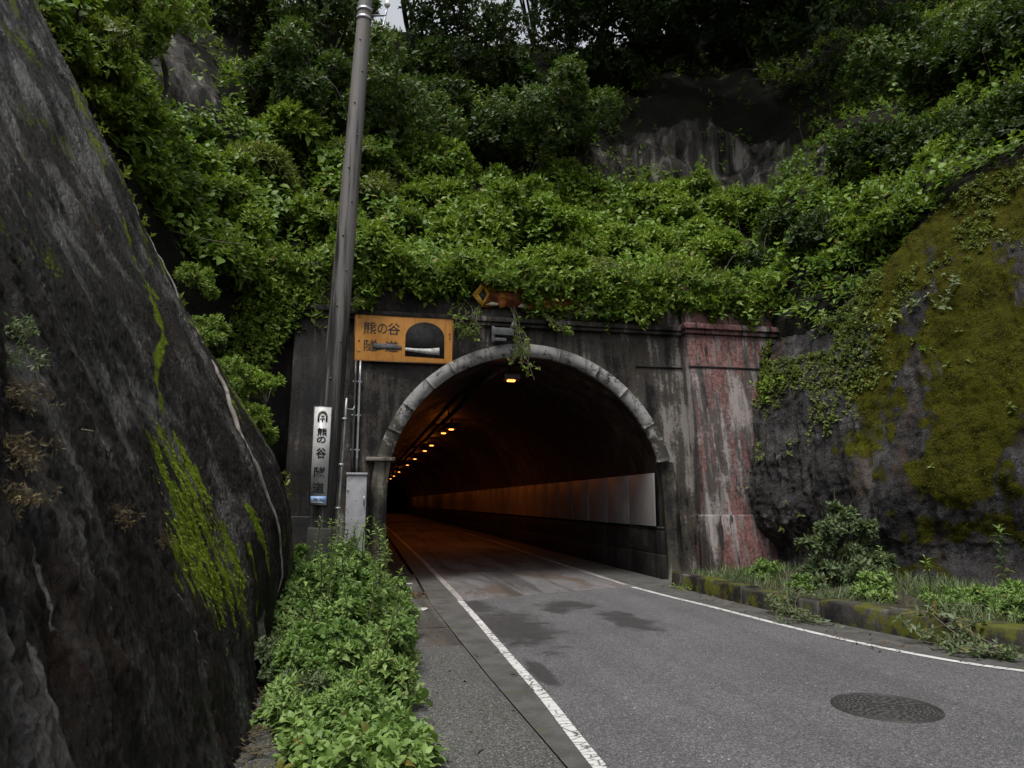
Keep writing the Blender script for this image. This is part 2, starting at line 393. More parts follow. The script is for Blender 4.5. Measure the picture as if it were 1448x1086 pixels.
def leaf_mat(name, dark, light, back, gloss=.52, trans=.28, ovar=.5):
    s = NT(name)
    ri = s.n('ShaderNodeNewGeometry').outputs['Random Per Island']
    f = s.math('ADD', s.mul(s.attr('tint'), .65), s.mul(ri, .35))
    f = s.math('ADD', f, s.math('MULTIPLY', s.math('SUBTRACT', s.n('ShaderNodeObjectInfo').outputs['Random'], .5), ovar))
    c = s.mix(f, dark, light)
    c = s.mix(s.ramp(ri, .965, .985), c, (.16, .13, .03))
    s.fin(c, gloss, spec=.26)
    tr = s.n('ShaderNodeBsdfTranslucent'); s.set(tr.inputs[0], back)
    ad = s.n('ShaderNodeMixShader'); ad.inputs[0].default_value = trans
    s.t.links.new(s.b.outputs[0], ad.inputs[1]); s.t.links.new(tr.outputs[0], ad.inputs[2]); s.t.links.new(ad.outputs[0], s.out.inputs[0])
    return s.m
M['leaf_bank'] = leaf_mat('bank_leaves', (.038, .090, .010), (.200, .285, .038), (.15, .23, .02))
M['leaf_olive'] = leaf_mat('olive_leaves', (.048, .078, .013), (.185, .225, .050), (.14, .19, .02))
M['leaf_bright'] = leaf_mat('bright_leaves', (.045, .10, .008), (.15, .235, .018), (.13, .22, .014))
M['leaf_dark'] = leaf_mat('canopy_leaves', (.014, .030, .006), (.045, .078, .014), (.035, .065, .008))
M['leaf_front'] = leaf_mat('verge_leaves', (.060, .120, .024), (.195, .285, .080), (.14, .24, .035), .5)
M['leaf_grey'] = leaf_mat('dull_leaves', (.045, .075, .030), (.145, .185, .085), (.09, .13, .04), .5)
M['leaf_dry'] = leaf_mat('dry_fronds', (.04, .03, .016), (.15, .12, .065), (.08, .06, .03), .8)
M['leaf_moss'] = leaf_mat('moss_strands', (.07, .105, .008), (.20, .275, .020), (.15, .22, .012), .8)
M['bark'] = simple_mat('dark_bark', (.028, .023, .018), .9, scale=9)
M['stem'] = simple_mat('stem', (.055, .050, .028), .8, scale=20)
M['twig'] = simple_mat('dry_twig', (.13, .11, .08), .85, scale=20)
# ------------------------------------------------------------------ ground and road
def sheet(name, xy, z, mat, kind='structure'):
    V = [(x, y, z) for x, y in xy]
    o = put(name, V, [tuple(range(len(V)))], mat); return tag(o, kind=kind)
def strip(name, L, Rr, z, mat, kind='structure', parent=None):
    L = np.asarray(L, float); Rr = np.asarray(Rr, float); n = len(L)
    V = np.zeros((2 * n, 3)); V[:n, :2] = L; V[n:, :2] = Rr; V[:, 2] = z
    F = [(i, n + i, n + i + 1, i + 1) for i in range(n - 1)]
    o = put(name, V, F, mat, parent)
    return o if parent else tag(o, kind=kind)
sheet('ground', [(-300, -300), (300, -300), (300, 300), (-300, 300)], -.06, M['ground'])
sheet('tunnel_road', [(1.42, 10.5), (6.6, 10.5), (6.6, 152), (1.42, 152)], -.006, M['troad'])
sheet('road', [(1.40, -7), (24, -7), (24, 3), (9, 6), (7.6, 9), (7.2, 13.45), (5.9, 13.62), (4.92, 13.30), (4.1, 12.98), (3.3, 12.72), (2.5, 12.30), (1.6, 11.97), (1.40, 11.95)], 0, M['road'])
sheet('walkway', [(-1.6, -7), (1.34, -7), (1.30, 3), (1.26, 4.6), (1.19, 6.8), (1.16, 8.3), (-1.6, 8.3)], .012, M['walk'])
for k, (a, b) in enumerate([(8.32, 9.5), (9.53, 11.0), (11.03, 13.9), (13.93, 16.5), (16.53, 152)]):
    sheet('walkway_slab', [(-1.6, a), (1.16 - .012 * max(0, min(a, 12) - 8.3), a), (1.16 - .012 * max(0, min(b, 12) - 8.3) if b < 14 else 1.2, b), (-1.6, b)], .008, M['slab'])
gl = [(1.36, -7), (1.32, 3), (1.28, 4.6), (1.21, 6.8), (1.18, 8.3), (1.14, 11), (1.13, 12), (1.2, 15), (1.25, 30), (1.25, 152)]
gr = [(1.44, -7), (1.43, 3), (1.43, 4.6), (1.50, 6.8), (1.53, 8.3), (1.56, 11), (1.60, 12), (1.62, 15), (1.62, 30), (1.62, 152)]
strip('gutter_strip', gl, gr, .003, M['gutter'])
lc = catmull([(1.42, -6), (1.43, -2), (1.445, 2), (1.475, 4.45), (1.535, 6.07), (1.56, 7.78), (1.61, 10.2), (1.63, 12.0)], 60)
ll = lc.copy(); ll[:, 0] -= .048; lr = lc.copy(); lr[:, 0] += .048
strip('road_line', ll, lr, .007, M['line_l'])
strip('road_line', [(1.60, 12.05), (1.64, 19.7), (1.60, 48), (1.6, 150)], [(1.71, 12.05), (1.75, 19.7), (1.70, 48), (1.7, 150)], .007, M['line_t'])
rc = catmull([(5.10, 13.2), (5.20, 11.8), (5.33, 10.6), (5.53, 8.25), (5.84, 6.8), (6.26, 6.0), (7.0, 5.2), (8.4, 4.4), (11, 3.6), (16, 2.8), (23, 2.2)], 110)
nn = unit(np.gradient(rc, axis=0)); nn = np.stack([-nn[:, 1], nn[:, 0]], 1)
strip('road_line', rc - nn * .05, rc + nn * .05, .007, M['line_r'])
strip('road_line', [(5.06, 13.6), (5.08, 18), (5.3, 30), (5.4, 150)], [(5.17, 13.6), (5.19, 18), (5.41, 30), (5.5, 150)], .003, M['line_t'])
kf = catmull([(5.95, 13.35), (5.93, 12.2), (5.96, 11.0), (6.03, 10), (6.28, 8.6), (6.48, 7.5), (6.95, 6.5), (7.8, 5.6), (9.4, 4.7), (12.5, 3.8), (18, 2.8), (24, 2.2)], 90)
nk = unit(np.gradient(kf, axis=0)); nk = np.stack([-nk[:, 1], nk[:, 0]], 1)
nk = np.where((nk[:, :1] < 0), -nk, nk)
rc2 = catmull(rc[::1], 90)
strip('road_shoulder', rc2 + np.stack([unit(np.gradient(rc2, axis=0))[:, 1] * -.09, unit(np.gradient(rc2, axis=0))[:, 0] * .09], 1), kf + nk * .1, .003, M['gutter'])
strip('road_shoulder', [(5.25, 13.1), (5.35, 20), (5.55, 30), (5.6, 150)], [(6.6, 13.1), (6.6, 20), (6.6, 30), (6.6, 150)], .0005, M['gutter'])
paint = simple_mat('pale_pavement_paint', (.42, .41, .39), .75, scale=18, dirt_amt=.7)
an = np.linspace(0, 2 * math.pi, 26)[:-1]
put('pavement_mark', [(.88 + .20 * math.cos(a) * (1 + .12 * math.sin(3 * a)) - .06, 11.15 + .20 * math.sin(a) * (1 + .2 * math.cos(2 * a)), .014) for a in an], [tuple(range(25))], paint)['kind'] = 'structure'
put('pavement_mark', [(.97 + .07 * math.cos(a) * (1 + .2 * math.sin(3 * a)), 14.6 + .10 * math.sin(a), .014) for a in an], [tuple(range(25))], paint)['kind'] = 'structure'

# ------------------------------------------------------------------ low kerb wall and its planting bed
kb = thing('kerb_wall', 'low mossy concrete kerb wall curving along the right roadside', 'kerb', (6.0, 11, 0))
kk = catmull(kf, 300); nn = unit(np.gradient(kk, axis=0)); nn = np.stack([-nn[:, 1], nn[:, 0]], 1); nn = np.where(nn[:, :1] < 0, -nn, nn)
def kerb_run(i0, i1, dz):
    V = []; n = i1 - i0
    prof = [(0, -.1), (0, .235), (.025, .265), (.30, .272), (.34, .25), (.34, -.1)]
    for i in range(i0, i1):
        for a, z in prof: V.append((*(kk[i] + nn[i] * a), z + (dz if z > 0 else 0)))
    V = np.array(V); j = fbm(V, 2.2, 4) * .018; V[:, 0] += j; V[:, 2] += fbm(V + 9, 3, 3) * .012 * (V[:, 2] > .1)
    m = len(prof)
    F = [(r * m + c, (r + 1) * m + c, (r + 1) * m + c + 1, r * m + c + 1) for r in range(n - 1) for c in range(m - 1)]
    F += [tuple(range(m)), tuple((n - 1) * m + c for c in range(m))[::-1]]
    return V, F
cuts = [0, 62, 100, 165, 230, 300]
for a, b, dz in zip(cuts[:-1], cuts[1:], (0, -.02, .015, -.01, 0)):
    V, F = kerb_run(a, b, dz); put('kerb_block', V, F, M['kerb'], kb)
mb = MB().box(6.30, 7.15, 13.04, 13.36, -.1, .26, bev=.02); mb.put('kerb_return', M['kerb'], kb)
bedL = kk[::6] + nn[::6] * .30
bedR = np.stack([bedL[:, 0] + 3.6, bedL[:, 1] + 2.0], 1); bedR[0] = (8.4, 14.2); bedR[1] = (8.5, 14.1)
GB = np.linspace(0, 1, 12)[None, :, None] * (bedR - bedL)[:, None, :] + bedL[:, None, :]
zb = .20 + .10 * fbm(np.concatenate([GB.reshape(-1, 2), np.zeros((GB.shape[0] * 12, 1))], 1), 1.1, 4) + .12 * np.tile(np.linspace(0, 1, 12), GB.shape[0])
BED = np.concatenate([GB.reshape(-1, 2), zb[:, None]], 1)
tag(put('planting_bed', BED, grid_faces(GB.shape[0], 12), M['ground'], smooth=True), kind='structure')
BEDG = BED.reshape(GB.shape[0], 12, 3)

# ------------------------------------------------------------------ left rock face
PZ = [-.5, 0, .9, 1.5, 2, 2.7, 3.4, 4.1, 5.2, 6.4, 8, 9.5, 11]
PO = [.12, .1, .0, .05, .2, .6, 1.05, 1.5, 2.05, 2.7, 3.5, 4.4, 6]
PN = [-.1, 0, .32, .58, .82, 1.17, 1.52, 1.9, 2.45, 3.05, 3.9, 4.8, 6.3]
def rl_off(Y, z):
    w = sstep(5.5, 8.5, Y); return np.interp(z, PZ, PN) * (1 - w) + np.interp(z, PZ, PO) * w
def rl_x(Y): return -np.interp(Y, [0, 4.9, 6.3, 8, 9], [.6, .7, .76, .8, .8])
def rock_left():
    ys = np.concatenate([np.linspace(-4, 1, 50)[:-1], np.linspace(1, 8.7, 330)[:-1]])
    path = np.stack([rl_x(ys), ys], 1)
    nose = catmull([(-.80, 8.7), (-.86, 9.15), (-1.08, 9.55), (-1.5, 9.85), (-2.2, 10.1), (-3.5, 10.5), (-6.5, 11.3)], 110)
    path = np.concatenate([path, nose]); zs = np.concatenate([np.linspace(-.3, 3.2, 150)[:-1], np.linspace(3.2, 11, 140)])
    nc, nr = len(path), len(zs)
    Pu = np.broadcast_to(path[None], (nr, nc, 2)); Z = np.broadcast_to(zs[:, None], (nr, nc))
    X = Pu[..., 0] - rl_off(np.minimum(Pu[..., 1], 9.), Z)
    G = np.stack([X, Pu[..., 1], Z], -1); N = grid_normals(G)
    if N[nr // 2, nc // 3, 0] < 0: N = -N
    P = G.reshape(-1, 3); w = P.copy(); w[:, 0] *= 1.0
    slant = np.stack([P[:, 0] * 1.2, P[:, 1] * 1.0, P[:, 2] * .42], 1)      # ribs that run down the face
    near = sstep(9, 3, P[:, 1])
    rib = np.stack([P[:, 1] * 3.2 + .5 * perlin(P * .8), P[:, 2] * .45, P[:, 0] * .6], 1)
    d = .045 * fbm(slant, 1.0, 3) + .045 * (.5 - np.abs(fbm(rib, 1.0, 4))) + .014 * fbm(P, 2.6, 4) + .013 * np.abs(fbm(P * np.array([1, 1, .5]) + 5, 9, 4)) * 1.6 + .010 * fbm(P, 24, 3) * (.4 + near)
    crev = line_d(P[:, 1:], [(3.95, 2.6), (3.5, 2.06), (3.08, 1.63), (3.1, 1.2), (2.8, .8)])
    d -= .05 * np.exp(-(crev / .12) ** 2) + .04 * np.exp(-(line_d(P[:, 1:], [(4.6, 1.6), (4.75, 1.2), (4.9, .7)]) / .07) ** 2)
    ridge = line_d(P[:, 1:], [(8.74, 7.4), (8.2, 5.68), (7.8, 4.3), (7.3, 3.2)]); d -= .05 * np.exp(-(ridge / .10) ** 2)
    G2 = (P + N.reshape(-1, 3) * d[:, None]).reshape(nr, nc, 3)
    A = P[:, 1:]; ns = fbm(np.stack([P[:, 1] * 5, P[:, 2] * 1.0, P[:, 0]], 1), 1.3, 4); n2 = fbm(P, 2.2, 4)
    p1 = [(5.96, 2.15), (6.44, 2.10), (6.40, 1.43), (6.59, 1.0), (6.25, .62), (5.9, .70), (5.34, .84), (5.05, 1.2), (5.44, 1.55), (5.5, 1.95)]
    st2 = fbm(np.stack([P[:, 1] * 13, P[:, 2] * 1.1, P[:, 0]], 1), 1.0, 4)
    moss = sstep(.22, -.20, poly_sd(A, p1) + .30 * ns) * sstep(-.32, .12, st2)
    for ln, wd in (([(6.54, 1.40), (6.60, 1.0), (6.51, .61)], .10), ([(7.07, 1.55), (7.3, 1.2), (7.42, .95)], .11), ([(6.9, 1.2), (6.95, .5)], .06)):
        moss = np.maximum(moss, .9 * sstep(wd, 0, line_d(A, ln) + .06 * ns))
    olive = sstep(.09, 0, line_d(A, [(8.84, 7.6), (8.07, 5.68), (7.73, 4.37), (7.05, 3.11), (6.51, 2.74), (6.2, 2.2)]) + .05 * n2) * .85
    olive = np.maximum(olive, sstep(8.6, 9.3, P[:, 1] + .4 * n2) * sstep(4.5, 1.5, P[:, 2]) * .75)
    olive = np.maximum(olive, .62 * sstep(.2, .5, ns) * sstep(7.0, 8.5, P[:, 1]))
    olive = np.maximum(olive, .5 * sstep(.2, .55, n2 + .3 * ns) * sstep(2.0, 3.5, P[:, 2]))
    pale = .75 * sstep(.30, 0, np.hypot((P[:, 1] - 7.05) / 1.3, P[:, 2] - .45) + .10 * ns)
    for ln, wd in (([(3.12, 1.45), (3.09, 1.2), (2.95, 1.0)], .035), ([(2.75, 1.12), (2.70, .9)], .05), ([(4.6, 1.42), (4.7, 1.0), (4.85, .6)], .035), ([(3.3, .62), (3.35, .45)], .03), ([(3.6, 1.14), (3.65, .9)], .02)):
        pale = np.maximum(pale, .85 * sstep(wd, 0, line_d(A, ln) + .02 * n2))
    pale = np.maximum(pale, .55 * sstep(.2, 0, line_d(A, [(9.0, 6), (8.4, 4.6), (8.1, 3.4)]) + .1 * n2))
    o = put('rock_face', G2.reshape(-1, 3), grid_faces(nr, nc), M['rockL'], smooth=True, attrs={'moss': np.maximum(moss, olive), 'pale': pale})
    tag(o, kind='structure'); return G2, N, path, zs
RLG, RLN, RLP, RLZ = rock_left()
def rl_point(Y, z):
    c = np.argmin(np.abs(RLP[:430, 1] - Y)) if Y <= 8.7 else np.argmin(np.abs(RLP[:, 1] - Y)); r = np.argmin(np.abs(RLZ - z)); return RLG[r, c], RLN[r, c]

# ------------------------------------------------------------------ right cliff
CB = [(7.7, 14.7, -.1), (7.9, 13.0, 0), (8.4, 11.3, 0), (9.3, 9.5, 0), (10.5, 7.7, 0), (12.5, 5.4, 0), (16, 2.6, 0), (24, -.5, 0)]
CT = [(8.9, 15.1, 5.2), (9.2, 13.5, 5.2), (9.9, 12.4, 5.8), (11.2, 11.3, 7.5), (12.5, 9.8, 8.2), (15, 7.4, 8.6), (19, 4.6, 9), (27, 1, 10)]
def rock_right():
    nu, nv = 360, 200
    u = np.concatenate([np.linspace(0, .62, 280)[:-1], np.linspace(.62, 1, 81)]); nu = len(u)
    ip = lambda K: np.stack([np.interp(u, np.linspace(0, 1, 400), catmull(K, 400)[:, j]) for j in range(3)], 1)
    b = ip(CB); t = ip(CT)
    v = np.linspace(0, 1, nv)
    f = v + .10 * np.sin(v * math.pi) * 0 
    G = b[None] * (1 - v[:, None, None]) + t[None] * v[:, None, None]
    out = unit((b - t) * np.array([1, 1, 0]))           # towards the road
    bul = .30 * np.sin(math.pi * np.clip(v, 0, 1)) ** 1.2 - .55 * np.exp(-((v - .10) / .11) ** 2)
    G = G + out[None] * bul[:, None, None] * sstep(0, .12, u)[None, :, None]
    N = grid_normals(G)
    if N[nv // 2, nu // 3, 0] > 0: N = -N
    P = G.reshape(-1, 3)
    q = np.stack([P[:, 0] * .9 + P[:, 2] * .5, P[:, 1], P[:, 2] * .6], 1)
    ru = np.broadcast_to(u[None], (nv, nu)).ravel(); rv = np.broadcast_to(v[:, None], (nv, nu)).ravel()
    d = .13 * (.5 - np.abs(fbm(np.stack([ru * 30 + rv * 2.2, rv * 1.6, ru * 0], 1), 1.0, 3))) + .15 * fbm(q, .62, 3) + .055 * fbm(P, 1.5, 4) + .028 * np.abs(fbm(P + 3, 3.4, 4)) * 2 + .012 * fbm(P, 12, 3)
    G2 = (P + N.reshape(-1, 3) * d[:, None]).reshape(nv, nu, 3)
    U = np.broadcast_to(u[None], (nv, nu)).ravel(); Vv = np.broadcast_to(v[:, None], (nv, nu)).ravel()
    return G2, N, U, Vv, P
RRG, RRN, RRU, RRV, RRP = rock_right()
def rr_masks():
    n2 = fbm(RRP, 1.2, 5); A = np.stack([RRU * 10, RRV * 4], 1)
    moss = np.zeros(len(A))
    for poly, k in RR_MOSS: moss = np.maximum(moss, k * sstep(.35, -.35, poly_sd(A, poly) + .45 * n2))
    moss = np.maximum(moss, .62 * sstep(.1, .6, n2) * sstep(2.2, 3.2, A[:, 0]))
    sk = fbm(np.stack([RRU * 55 + RRV * 4.5, RRV * 1.7, RRU * 0], 1), 1.0, 4); moss = moss * (.62 + .38 * sstep(-.55, -.1, sk))
    pale = .55 * sstep(.30, .65, n2 + .5 * fbm(np.stack([RRP[:, 1] * 2.5, RRP[:, 0] * 2.5, RRP[:, 2] * .6], 1), 1.0, 4)) * sstep(3.2, 1.6, A[:, 0])
    return moss, pale
RR_MOSS = [([(2.9, 1.2), (3.4, 1.6), (3.7, 2.8), (3.9, 3.4), (3.2, 3.4), (2.9, 2.4)], .9), ([(3.75, .8), (4.6, .9), (5.0, 1.8), (5.0, 3.4), (4.1, 3.4), (3.8, 2.2)], 1.0), ([(2.6, 3.2), (5.5, 3.0), (6.5, 3.2), (6.5, 4.2), (2.6, 4.2)], 1.0), ([(5.4, 1.4), (6.0, 1.4), (6.2, 3.2), (5.6, 3.2)], .7)]
mo, pa = rr_masks()
tag(put('rock_face', RRG.reshape(-1, 3), grid_faces(RRG.shape[0], RRG.shape[1]), M['rockR'], smooth=True, attrs={'moss': mo, 'pale': pa}), kind='structure')

# ------------------------------------------------------------------ hillside over the tunnel
HS = [  # front, mid 1, mid 2, crest, far
    [(-14, 2, 11), (-16, 3, 13), (-18, 4, 17), (-21, 6, 23), (-60, 20, 26)],
    [(-9, 6, 10), (-11, 7.5, 13), (-13, 10, 17), (-16, 14, 23), (-60, 50, 26)],
    [(-5.0, 9.6, 8.4), (-6.0, 12, 10.5), (-8, 15, 15), (-11, 20, 22), (-50, 80, 26)],
    [(-3.3, 13.2, 6.0), (-4.6, 15.5, 9.3), (-5.6, 17.5, 13.8), (-8, 24, 22), (-40, 110, 26)],
    [(-2, 15.1, 5.9), (-2.5, 17.5, 9.6), (-3, 20, 13.5), (-4, 27, 21.5), (-18, 120, 26)],
    [(1, 15.25, 6.3), (1, 18.5, 9.7), (1.5, 22, 14.5), (1, 28, 21.5), (0, 130, 26)],
    [(4.5, 15.25, 6.3), (5, 18.8, 9.8), (5, 22.5, 15), (6, 29, 22), (10, 130, 26)],
    [(7.5, 15.25, 6.4), (9.3, 20.3, 11.2), (10.2, 21.6, 15.8), (12, 28, 22.5), (30, 130, 26)],
    [(9.0, 15.0, 5.9), (11.8, 19.2, 10.8), (13.5, 21, 15.5), (16, 26, 23), (60, 110, 26)],
    [(9.9, 12.7, 5.9), (12.6, 15, 9.8), (16, 17, 14.5), (20, 21, 22), (90, 90, 26)],
    [(11.3, 11.4, 7.6), (14, 12.7, 10.5), (18, 14, 15), (22, 17, 22), (100, 60, 26)],
    [(12.8, 9.8, 8.2), (16, 10.5, 11), (20, 11, 15), (25, 13, 22), (110, 40, 26)],
    [(17, 6.2, 8.8), (20, 7, 12), (24, 7, 16), (30, 8, 22), (120, 20, 26)],
    [(27, .8, 10), (30, 2, 13), (34, 2, 17), (40, 2, 22), (120, 5, 26)]]
def hillside():
    A = np.array(HS, float); ns, nr = 220, 120
    A = np.concatenate([A[:, :1] - np.array([0, -.15, 1.2]), A], 1)
    S = catmull(A, ns)                                   # ns x 6 x 3
    S = np.swapaxes(S, 0, 1)                             # 6 x ns
    tt = np.concatenate([np.linspace(0, 4, 105)[:-1], np.linspace(4, 5, 16)])
    k = np.minimum(tt.astype(int), 4); f = (tt - k)[:, None, None]
    p0 = S[np.maximum(k - 1, 0)]; p1 = S[k]; p2 = S[k + 1]; p3 = S[np.minimum(k + 2, 5)]
    G = p1 + (p2 - p1) * f
    N = grid_normals(G)
    N = np.where(N[..., 2:] < 0, -N, N)
    P = G.reshape(-1, 3); amp = np.broadcast_to(sstep(.6, 1.6, tt)[:, None], G.shape[:2]).ravel()
    d = (.45 * fbm(P, .35, 3) + .16 * fbm(P, 1.1, 4)) * amp
    G = (P + N.reshape(-1, 3) * d[:, None]).reshape(G.shape)
    return G, N, tt
HG, HN, HT = hillside()
def hill_at(s, t):
    """s = station (0..13), t = row (0 tuck, 1 front, 2 mid, 3 mid 2, 4 crest)"""
    c = s / (len(HS) - 1) * (HG.shape[1] - 1); c0 = int(min(c, HG.shape[1] - 2)); r = int(np.argmin(np.abs(HT - t))); f = c - c0
    return HG[r, c0] * (1 - f) + HG[r, c0 + 1] * f, unit(HN[r, c0])
sidx = np.linspace(0, len(HS) - 1, HG.shape[1])
SS, TT = np.meshgrid(sidx, HT)
pl = .95 * sstep(1.1, .6, np.hypot((SS - 7.45) / 1.45, (TT - 2.3) / .48)) + .9 * sstep(1.1, .6, np.hypot((SS - 3.0) / .62, (TT - 2.6) / .5))
tag(put('hillside', HG.reshape(-1, 3), grid_faces(*HG.shape[:2]), M['hill'], smooth=True, attrs={'pale': pl.ravel()}), kind='structure')
# ------------------------------------------------------------------ a picture point at a chosen depth Y, used to read sizes off the photograph
_T, _W = R(9.444), R(11.766)
def at(x, y, Y):
    r = x - 724.; u = 543. - y
    uw = u * math.cos(_T) + 1004 * math.sin(_T); fh = 1004 * math.cos(_T) - u * math.sin(_T)
    d = np.array([fh * math.sin(_W) + r * math.cos(_W), fh * math.cos(_W) - r * math.sin(_W), uw])
    return d * (Y / d[1]) + np.array([0, 0, 1.6])

# ------------------------------------------------------------------ tunnel portal
def lean(V):                                    # the battered front: y becomes depth behind the front plane
    V = np.array(V, float); V[:, 1] += 14.29 + .10 * V[:, 2]; return V
def lean_p(V):
    V = np.array(V, float); V[:, 1] += 13.62 + .168 * V[:, 2]; return V
CXA, CZA, RI, RO = 3.4, 1.78, 2.94, 3.21
portal = thing('tunnel_portal', 'old blackened concrete tunnel portal with whitewashed arch and red-stained pilasters', 'tunnel portal', (3.4, 14.3, 0))
x0, x1, zt = -.75, 7.06, 5.36
ang = sorted(set(list(np.linspace(0, math.pi, 61)) + [math.atan2(zt - CZA, x1 - CXA), math.atan2(zt - CZA, x0 - CXA)]))
V = []; 
for a in ang:
    c, s_ = math.cos(a), math.sin(a); k = min((x1 - CXA) / c if c > 1e-6 else 1e9, (x0 - CXA) / c if c < -1e-6 else 1e9, (zt - CZA) / s_ if s_ > 1e-6 else 1e9)
    V += [(CXA + RI * c, 0, CZA + RI * s_), (CXA + k * c, 0, CZA + k * s_)]
n = len(ang); F = [(2 * i, 2 * i + 1, 2 * i + 3, 2 * i + 2) for i in range(n - 1)]
b = len(V)
V += [(CXA + RI, 0, -.1), (x1, 0, -.1), (x0, 0, -.1), (CXA - RI, 0, -.1)]
F += [(0, b, b + 1, 1), (2 * n - 2, 2 * n - 1, b + 2, b + 3)]
put('facade', lean(V), F, M['wall'], portal)
def arc_block(mb, a0, a1, y0, y1, ri, ro, k=5):
    aa = np.linspace(a0, a1, k); V = []
    for a in aa:
        for r, y in ((ri, y0), (ro, y0), (ro, y1), (ri, y1)): V.append((CXA + r * math.cos(a), y, CZA + r * math.sin(a)))
    F = [(i * 4 + j, i * 4 + (j + 1) % 4, i * 4 + 4 + (j + 1) % 4, i * 4 + 4 + j) for i in range(k - 1) for j in range(4)]
    F += [(0, 1, 2, 3), tuple((k - 1) * 4 + j for j in (3, 2, 1, 0))]
    mb.add(lean(V), F)
ring = MB(); a_s = math.asin((2.47 - CZA) / 3.07)
cuts = a_s + (math.pi - 2 * a_s) * np.array([0, .10, .21, .30, .41, .53, .60, .71, .78, .86, .93, 1])
for a, b2 in zip(cuts[:-1], cuts[1:]):
    j = random.uniform(-.006, .006); arc_block(ring, a + .0012, b2 - .0012, -.085 + j, .05, RI - .01 + j * .5, RO + j, 9)
ring.put('arch_ring', M['ring'], portal)
for sgn in (-1, 1):
    p = MB(); zz = np.linspace(-.1, 2.40 if sgn < 0 else 2.455, 8)
    V = []
    for z in zz:
        k = math.sqrt(max(0, 1 - ((z - CZA) / RI) ** 2)) if z > CZA else 1
        ko = math.sqrt(max(0, 1 - ((z - CZA) / RO) ** 2)) if z > CZA else 1
        xi = CXA + sgn * (RI - .012) * k; xo = CXA + sgn * (RO + .03) * ko
        V += [(xi, -.09, z), (xo, -.09, z), (xo, .05, z), (xi, .05, z)]
    F = [(i * 4 + j, i * 4 + (j + 1) % 4, i * 4 + 4 + (j + 1) % 4, i * 4 + 4 + j) for i in range(7) for j in range(4)] + [(0, 1, 2, 3), (31, 30, 29, 28)]
    p.add(lean(V), F).put('pier', M['pier'], portal)
MB().box(.04, .62, -.17, .04, 2.405, 2.485, lean, bev=.02).put('impost', M['pier'], portal)
co = MB().box(x0, x1 - .02, -.13, .1, 5.36, 5.44, lean, bev=.012).box(x0, x1 - .02, -.19, .1, 5.443, 5.55, lean, bev=.015)
co.put('cornice', M['wall'], portal)
MB().box(x0, x1 - .02, -.03, .45, 5.553, 6.60, lean, bev=.02).put('parapet', M['wall'], portal)
# joint groove course high on the wall, right of the arch
MB().box(5.9, 7.02, -.028, .02, 4.585, 4.615, lean).put('string_course', M['wall_dark'], portal)
def pilaster(xa, xb, fn, mat, y_back):
    o = MB().box(xa, xb, 0, y_back, -.1, 5.36, fn, bev=.025).put('pilaster', mat, portal)
    MB().box(xa - .05, xb + .02, -.10, y_back, -.1, 1.34, fn, bev=.03).put('plinth', mat, o)
    MB().box(xa - .03, xb + .03, -.07, y_back, 5.363, 5.46, fn, bev=.015).box(xa - .07, xb + .05, -.14, y_back, 5.463, 5.60, fn, bev=.02).put('cap', mat, o)
    MB().box(xa + .02, xb - .02, -.02, y_back, 5.603, 6.40, fn, bev=.03).box(xa - .02, xb + .02, -.07, y_back, 6.403, 6.55, fn, bev=.03).put('pedestal', mat, o)
    return o
pilaster(7.04, 9.5, lean_p, M['red'], 1.3)
MB().box(7.02, 9.52, -.018, .02, 4.56, 4.60, lean_p, bev=.006).put('string_course', M['wall_dark'], portal)
lean_l = lambda V: lean(np.array(V) + np.array([0, -.16, 0]))
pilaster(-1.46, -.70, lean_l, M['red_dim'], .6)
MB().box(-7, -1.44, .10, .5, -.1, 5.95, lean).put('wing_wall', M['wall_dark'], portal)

# ------------------------------------------------------------------ tunnel
tun = thing('road_tunnel', 'dark sooty tunnel bore running under the hill, lined with pale wall panels', 'tunnel', (3.4, 20, 0))
pts = [(CXA + RI, -.1), (CXA + RI, .9)] + [(CXA + (RI + .01) * math.cos(a), CZA + (RI + .01) * math.sin(a)) for a in np.linspace(0, math.pi, 41)] + [(CXA - RI, .9), (CXA - RI, -.1)]
ys = [0, .4, 1, 2, 4, 7, 11, 16, 22, 30, 40, 55, 75, 100, 136]
V = []
for i, y in enumerate(ys):
    for x, z in pts: V.append((x, 14.29 + (.10 * z if i == 0 else .3) + y + (.0 if i else .01), z))
n = len(pts); F = [(i * n + j, i * n + j + 1, (i + 1) * n + j + 1, (i + 1) * n + j) for i in range(len(ys) - 1) for j in range(n - 1)]
F += [tuple((len(ys) - 1) * n + j for j in range(n))]  # end cap added out of view to keep sky light out of the bore
put('lining', V, F, M['lining'], tun, smooth=True)
MB().box(6.225, 6.60, 14.40, 150, -.1, .50, bev=.02).put('dado', M['dado'], tun)
MB().box(6.245, 6.60, 14.425, 150, .503, 1.0, bev=.02).put('dado', M['dado'], tun)
MB().box(6.255, 6.62, 14.45, 150, 1.003, 1.075).put('panel_rail', M['wall_dark'], tun)
panel = simple_mat('grimy_white_panel', (.215, .21, .21), .45, scale=3, var=.22, dirt=(.12, .11, .10), dirt_amt=.6)
pm = None
for i in range(52):
    y = 14.66 + i * 1.545
    if pm is None:
        pm = MB().box(6.20, 6.235, 0, 1.485, 1.085, 2.225, lambda V: V + np.array([0, y, 0]), bev=.006).put('wall_panel', panel, tun)
    else:
        c = pm.copy(); COL.objects.link(c); c.parent = tun; c.location = (pm.location[0] + random.uniform(-.004, .006), pm.location[1] + i * 1.545, pm.location[2])
tray = MB().box(2.72, 2.86, 15.2, 149, 4.44, 4.50)
for y in np.arange(16, 149, 4.): tray.box(2.77, 2.81, y, y + .05, 4.50, 4.66)
tray.put('cable_tray', M['wall_dark'], tun)

